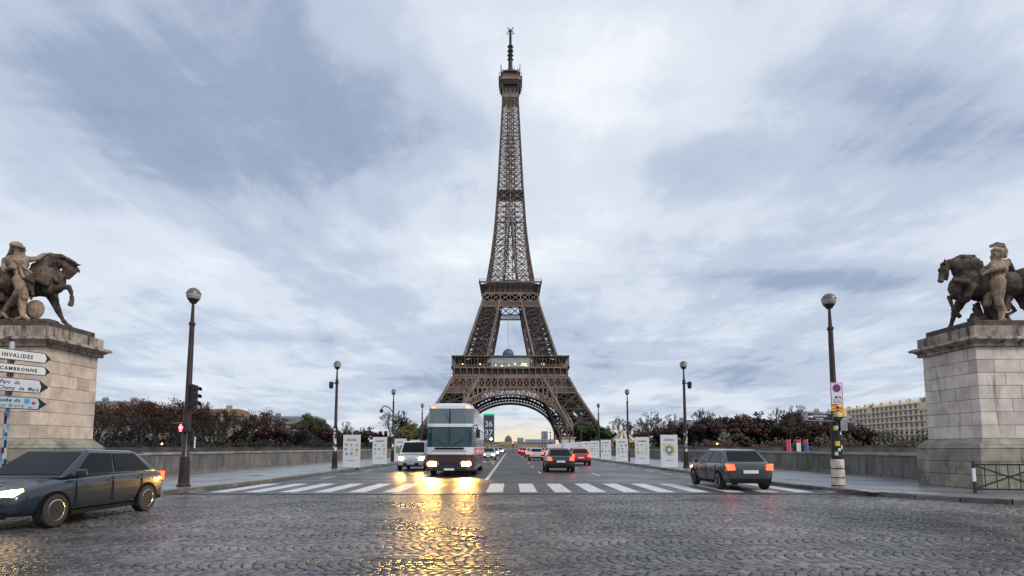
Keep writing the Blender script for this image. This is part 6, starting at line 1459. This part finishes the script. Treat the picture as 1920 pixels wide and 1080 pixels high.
# ------------------------------------------------------------------ distant signals and lit lamps
for px, py, Y, mt_, lab, cat in ((962, 830.5, 158, red_s, 'lit red traffic signal over the far end of the bridge, middle of the road', 'traffic light'), (1042, 831.5, 165, red_s, 'lit red traffic signal at the far right end of the bridge', 'traffic light')):
    p = at(px, py, Y); r = empty('traffic_signal', (p.x, Y, 0), 0, lab, cat)
    MB().tube([(0, 0, 0), (0, 0, p.z - .4)], .07, 8).build('pole', black, r); MB().box(-.2, .2, .02, .3, p.z - .9, p.z + .35).build('housing', black, r, bevel=.02)
    MB().lathe([(.17, 0), (.17, .02)], 16).build('lens_lit', red_s, r, loc=(0, .0, p.z)).rotation_euler = (R(90), 0, 0)
p = at(921, 823.5, 200); r = empty('lit_street_light', (p.x, 200, 0), 0, 'lit yellowish street light in front of the dark office tower', 'street lamp')
MB().tube([(0, 0, 0), (0, 0, p.z)], .09, 8).build('pole', black, r); MB().lathe([(.05, -.3), (.42, 0), (.3, .3), (.05, .4)], 14, (0, 0, p.z)).build('lit_bowl', mat('yellow_lamp_lit', (1, .9, .4), .3, emit=(1, .85, .25), es=14), r)
for px, py, lab in ((303, 845, 'small lit lamp on the left river bank below the rust trees'), (1345, 843, 'small lit lamp on the right river bank')):
    p = at(px, py, 172); r = empty('bank_lamp', (p.x, 172, 0), 0, lab, 'street lamp'); h_ = 2.6; MB().tube([(0, 0, 0), (0, 0, h_)], .06, 6).build('pole', black, r); MB().lathe([(.05, -.25), (.26, 0), (.05, .25)], 12, (0, 0, h_)).build('lit_bowl', mat('warm_lamp_lit', (1, .7, .3), .3, emit=(1, .6, .2), es=14), r)

# ------------------------------------------------------------------ trees
bark = mat('bark', (.032, .026, .022), .9, var=.3, vscale=1); twigm = mat('twigs', (.036, .028, .024), .9)
leafm = {'rust': mat('leaves_rust', (.15, .060, .026), .8, island=.5), 'brown': mat('leaves_brown', (.085, .048, .032), .8, island=.5), 'maroon': mat('leaves_maroon', (.055, .024, .025), .8, island=.5),
         'green': mat('leaves_green', (.045, .065, .020), .8, island=.5), 'olive': mat('leaves_olive', (.12, .11, .030), .8, island=.5), 'dark': mat('leaves_dark', (.020, .022, .018), .8, island=.5)}
def tree_proto(seed, H, kind, spread=.5, dens=900, lsz=.28, twigs=True, low=.25):
    rnd = random.Random(seed); tr = MB(); tw = MB(); tips = []
    def grow(p, d, l, rad, depth):
        k = 3 if depth < 2 else 2; pts = [p]; q = p; dd = d.copy()
        for i in range(k):
            dd = (dd + Vector((rnd.uniform(-.16, .16), rnd.uniform(-.16, .16), rnd.uniform(-.02, .12)))).normalized(); q = q + dd * (l / k); pts.append(q)
        (tr if depth < 4 else tw).tube(pts, [max(rad * (1 - .35 * i / k), .045) for i in range(k + 1)], 6 if depth < 2 else (4 if depth < 4 else 3), cap=False)
        if depth >= 3: tips.append(q)
        if depth >= (6 if twigs else 4): return
        nb = rnd.choice((3, 4)) if depth == 0 else rnd.choice((2, 3, 3))
        for i in range(nb):
            a = rnd.uniform(0, 2 * pi); s = spread * rnd.uniform(.6, 1.35) * (1.1 if depth == 0 else 1)
            u = dd.orthogonal().normalized(); v = dd.cross(u); nd_ = (dd + (u * cos(a) + v * sin(a)) * s + Vector((0, 0, .10))).normalized()
            grow(q if i or depth else pts[-1], nd_, l * rnd.uniform(.62, .86), rad * rnd.uniform(.5, .66), depth + 1)
        if depth in (1, 2, 3):
            a = rnd.uniform(0, 6.28); grow(pts[1], (dd + Vector((cos(a), sin(a), .2)) * .9).normalized(), l * .6, rad * .45, depth + 2)
    grow(Vector((0, 0, 0)), Vector((0, 0, 1)), H * low, H * .020, 0)
    top = max(v[2] for v in tr.v + tw.v); k = H / top
    tr.v = [tuple(c * k for c in v) for v in tr.v]; tw.v = [tuple(c * k for c in v) for v in tw.v]; tips = [t * k for t in tips]
    r = empty('tree'); tr.build('trunk', bark, r, smooth=True)
    if tw.v: tw.build('twigs', twigm, r)
    if kind:
        lf = MB(); n = dens
        for i in range(n):
            t = rnd.choice(tips); g = Vector((rnd.gauss(0, 1), rnd.gauss(0, 1), rnd.gauss(0, .8))) * H * .028; p = t + g; u = Vector((rnd.gauss(0, 1), rnd.gauss(0, 1), rnd.gauss(0, 1))).normalized(); v = u.orthogonal().normalized(); s = lsz * rnd.uniform(.5, 1.3)
            lf.add([p - u * s - v * s * .5, p + u * s - v * s * .6, p + u * s * .7 + v * s * .7, p - u * s * .8 + v * s * .5], [(0, 1, 2, 3)])
        lf.build('crown', leafm[kind], r)
    return r
TP = {'bare0': tree_proto(1, 16, None), 'bare1': tree_proto(7, 15, None, .62), 'bare2': tree_proto(11, 17, 'brown', .6, 350, .20),
      'rust0': tree_proto(21, 16, 'rust', .60, 1500, .22), 'rust1': tree_proto(22, 15, 'rust', .65, 900, .22), 'brown0': tree_proto(31, 14, 'brown', .65, 1300, .24),
      'maroon0': tree_proto(41, 10, 'maroon', .8, 2300, .30, False, .14), 'maroon1': tree_proto(43, 10, 'maroon', .9, 2500, .28, False, .12), 'brownb': tree_proto(44, 10, 'brown', .9, 2400, .30, False, .12),
      'green0': tree_proto(51, 11, 'green', .6, 4200, .30, False, .16), 'olive0': tree_proto(52, 10, 'olive', .6, 3000, .28, False, .16), 'dark0': tree_proto(53, 9, 'dark', .5, 5200, .30, False, .10)}
TH = {'bare0': 16, 'bare1': 15, 'bare2': 17, 'rust0': 16, 'rust1': 15, 'brown0': 14, 'maroon0': 10, 'maroon1': 10, 'brownb': 10, 'green0': 11, 'olive0': 10, 'dark0': 9}
DESC = {'bare': 'bare winter tree', 'rust': 'rust-leaved tree', 'brow': 'brown-leaved tree', 'maro': 'low maroon bushy tree', 'gree': 'green leafy tree', 'oliv': 'olive yellow tree', 'dark': 'dark evergreen tree'}
placed = []; tused = set(); trnd = random.Random(77)
def tree(kind, px, ptop, Y, wid=1.0):
    p = at(px, ptop, Y); s = (p.z) / TH[kind]
    o = TP[kind] if kind not in tused else copy_tree(TP[kind]); tused.add(kind)
    o.location = (p.x, Y, -.04); o.rotation_euler = (0, 0, trnd.uniform(0, 6.28)); o.scale = (s * wid, s * wid, s); placed.append((px, kind, o))
T_ = [
 # left bank: back row of plane trees
 ('rust0', 190, 752, 205), ('rust0', 222, 747, 200, 1.1), ('rust1', 258, 745, 203, 1.1), ('rust0', 292, 748, 200, 1.1), ('rust1', 318, 754, 205), ('rust1', 338, 744, 198), ('bare2', 352, 745, 203), ('rust0', 385, 762, 207), ('bare2', 405, 757, 200), ('rust1', 430, 765, 207),
 ('bare2', 478, 767, 200, 1.1), ('rust1', 505, 768, 203, 1.15), ('brown0', 532, 776, 206), ('green0', 575, 780, 200), ('green0', 592, 786, 205), ('bare0', 602, 788, 198), ('bare1', 640, 788, 200), ('brown0', 655, 802, 205), ('rust1', 618, 800, 207), ('bare1', 668, 800, 203),
 # dark lower row in front on the left
 ('bare2', 178, 768, 186), ('bare0', 205, 770, 184), ('bare1', 238, 778, 186), ('bare2', 270, 772, 185), ('bare0', 300, 775, 186), ('bare0', 335, 778, 184), ('bare0', 365, 780, 186), ('bare2', 395, 782, 185), ('bare0', 425, 785, 186), ('brownb', 455, 795, 184), ('green0', 410, 822, 180), ('olive0', 432, 828, 178), ('green0', 470, 815, 182), ('maroon0', 498, 808, 182, 1.2), ('maroon1', 530, 805, 184, 1.2), ('dark0', 560, 808, 176, .9), ('dark0', 553, 815, 178), ('brownb', 588, 800, 184), ('maroon0', 612, 803, 182, 1.2), ('maroon1', 640, 806, 184, 1.2), ('brownb', 662, 808, 182), ('maroon1', 690, 803, 182, 1.3), ('bare1', 733, 767, 192, 1.25), ('bare0', 728, 770, 194, 1.2), ('maroon0', 718, 810, 184, 1.2), ('maroon1', 745, 812, 182, 1.2), ('olive0', 764, 798, 186), ('olive0', 752, 804, 184), ('bare1', 788, 795, 194), ('bare0', 772, 790, 196), ('maroon0', 785, 814, 186, 1.2), ('bare1', 808, 800, 200), ('maroon1', 820, 815, 190),
 ('brownb', 880, 830, 250), ('brownb', 893, 831, 300), ('olive0', 906, 833, 330), ('brown0', 915, 836, 420), ('brownb', 930, 838, 520),
 # right bank
 ('green0', 1092, 792, 186, 1.2), ('dark0', 1080, 800, 188), ('green0', 1112, 798, 184, 1.1), ('green0', 1128, 802, 186), ('dark0', 1104, 806, 184, 1.2), ('brown0', 1012, 836, 330), ('brownb', 1000, 838, 420), ('maroon0', 1030, 836, 300), ('bare1', 1128, 786, 205, 1.15), ('bare0', 1160, 780, 203), ('bare1', 1152, 788, 206), ('maroon0', 1158, 812, 196), ('bare0', 1182, 795, 205), ('bare1', 1212, 771, 198), ('bare0', 1235, 776, 200, 1.1), ('maroon1', 1205, 806, 190, 1.2), ('maroon0', 1235, 804, 190, 1.2), ('bare1', 1270, 776, 200, 1.15), ('maroon1', 1262, 797, 188, 1.2), ('bare0', 1310, 764, 196, 1.1), ('bare1', 1330, 770, 199, 1.1), ('maroon0', 1290, 793, 186, 1.3), ('dark0', 1300, 802, 182, 1.2), ('brownb', 1322, 789, 184, 1.3), ('bare0', 1358, 778, 199), ('maroon1', 1345, 786, 186, 1.3), ('maroon0', 1372, 784, 184, 1.3), ('brownb', 1400, 779, 186, 1.3), ('maroon1', 1425, 777, 188, 1.3), ('bare2', 1448, 780, 192), ('bare1', 1478, 757, 186, 1.1), ('bare0', 1470, 762, 188, 1.1), ('brown0', 1485, 773, 184, 1.2), ('dark0', 1470, 798, 180, 1.2), ('maroon0', 1445, 791, 182, 1.3), ('brown0', 1515, 781, 186, 1.2), ('maroon1', 1520, 791, 182, 1.2), ('brown0', 1545, 786, 186), ('maroon0', 1560, 791, 182, 1.2), ('brown0', 1590, 788, 186, 1.1), ('maroon1', 1600, 797, 182, 1.1), ('brownb', 1625, 813, 182), ('brownb', 1500, 806, 178, 1.3), ('brownb', 1390, 803, 178, 1.3),
]
for t in T_: tree(*t)
for s_, nm in ((0, 'left'), (1, 'right')):
    byk = {}
    for px, kind, o in sorted([q for q in placed if (q[0] > 957) == bool(s_)], key=lambda q: q[0]):
        dk_ = DESC[kind[:4]]; byk.setdefault(dk_, []).append(o)
    for dk_, lst in byk.items():
        for i, o in enumerate(lst):
            w1 = (ORD[i] + ' ' + dk_ + ' from the left edge') if s_ == 0 else (ORD[i] + ' ' + dk_ + ' to the right of the tower')
            tag(o, w1 + ' on the far %s bank' % nm, 'tree', 'trees on the far %s bank' % nm)
# clipped hedge masses behind the quay walls
def hedge(x0, x1, y0, y1, z, mt, lab, seed):
    rnd = random.Random(seed); m = MB(); n = int((x1 - x0) * (z) * 14)
    for i in range(n):
        xq = rnd.uniform(x0, x1); zk = .62 + .22 * sin(xq * .31 + seed) + .16 * sin(xq * .83 + 2 * seed) + .1 * sin(xq * 2.1)
        p = Vector((xq, rnd.uniform(y0, y1), rnd.uniform(0, z) * max(.25, zk))); u = Vector((rnd.gauss(0, 1), rnd.gauss(0, 1), rnd.gauss(0, 1))).normalized(); v = u.orthogonal().normalized(); s = .32 * rnd.uniform(.6, 1.3)
        m.add([p - u * s - v * s * .5, p + u * s - v * s * .6, p + u * s * .7 + v * s * .7, p - u * s * .8 + v * s * .5], [(0, 1, 2, 3)])
    o = m.build('hedge', mt); tag(o, lab, 'hedge', None, 'stuff')
hedge(-190, -20, 171.5, 177, 4.2, leafm['dark'], 'long dark hedge along the far left bank', 1); hedge(20, 27, 171.5, 176, 4.2, leafm['brown'], 'short brown hedge left of the carousel', 2)
hedge(47, 200, 171.5, 177, 4.2, leafm['brown'], 'long dark brown hedge along the far right bank', 7); hedge(-75, -22, 240, 246, 4.5, leafm['brown'], 'brown undergrowth below the left side of the tower', 3); hedge(-170, -60, 190, 200, 9, leafm['dark'], 'tall dark thicket among the trees on the far left bank', 5); hedge(50, 165, 190, 200, 9, leafm['dark'], 'tall dark thicket among the trees on the far right bank', 6); hedge(22, 75, 240, 246, 4.5, leafm['brown'], 'brown undergrowth below the right side of the tower', 4)
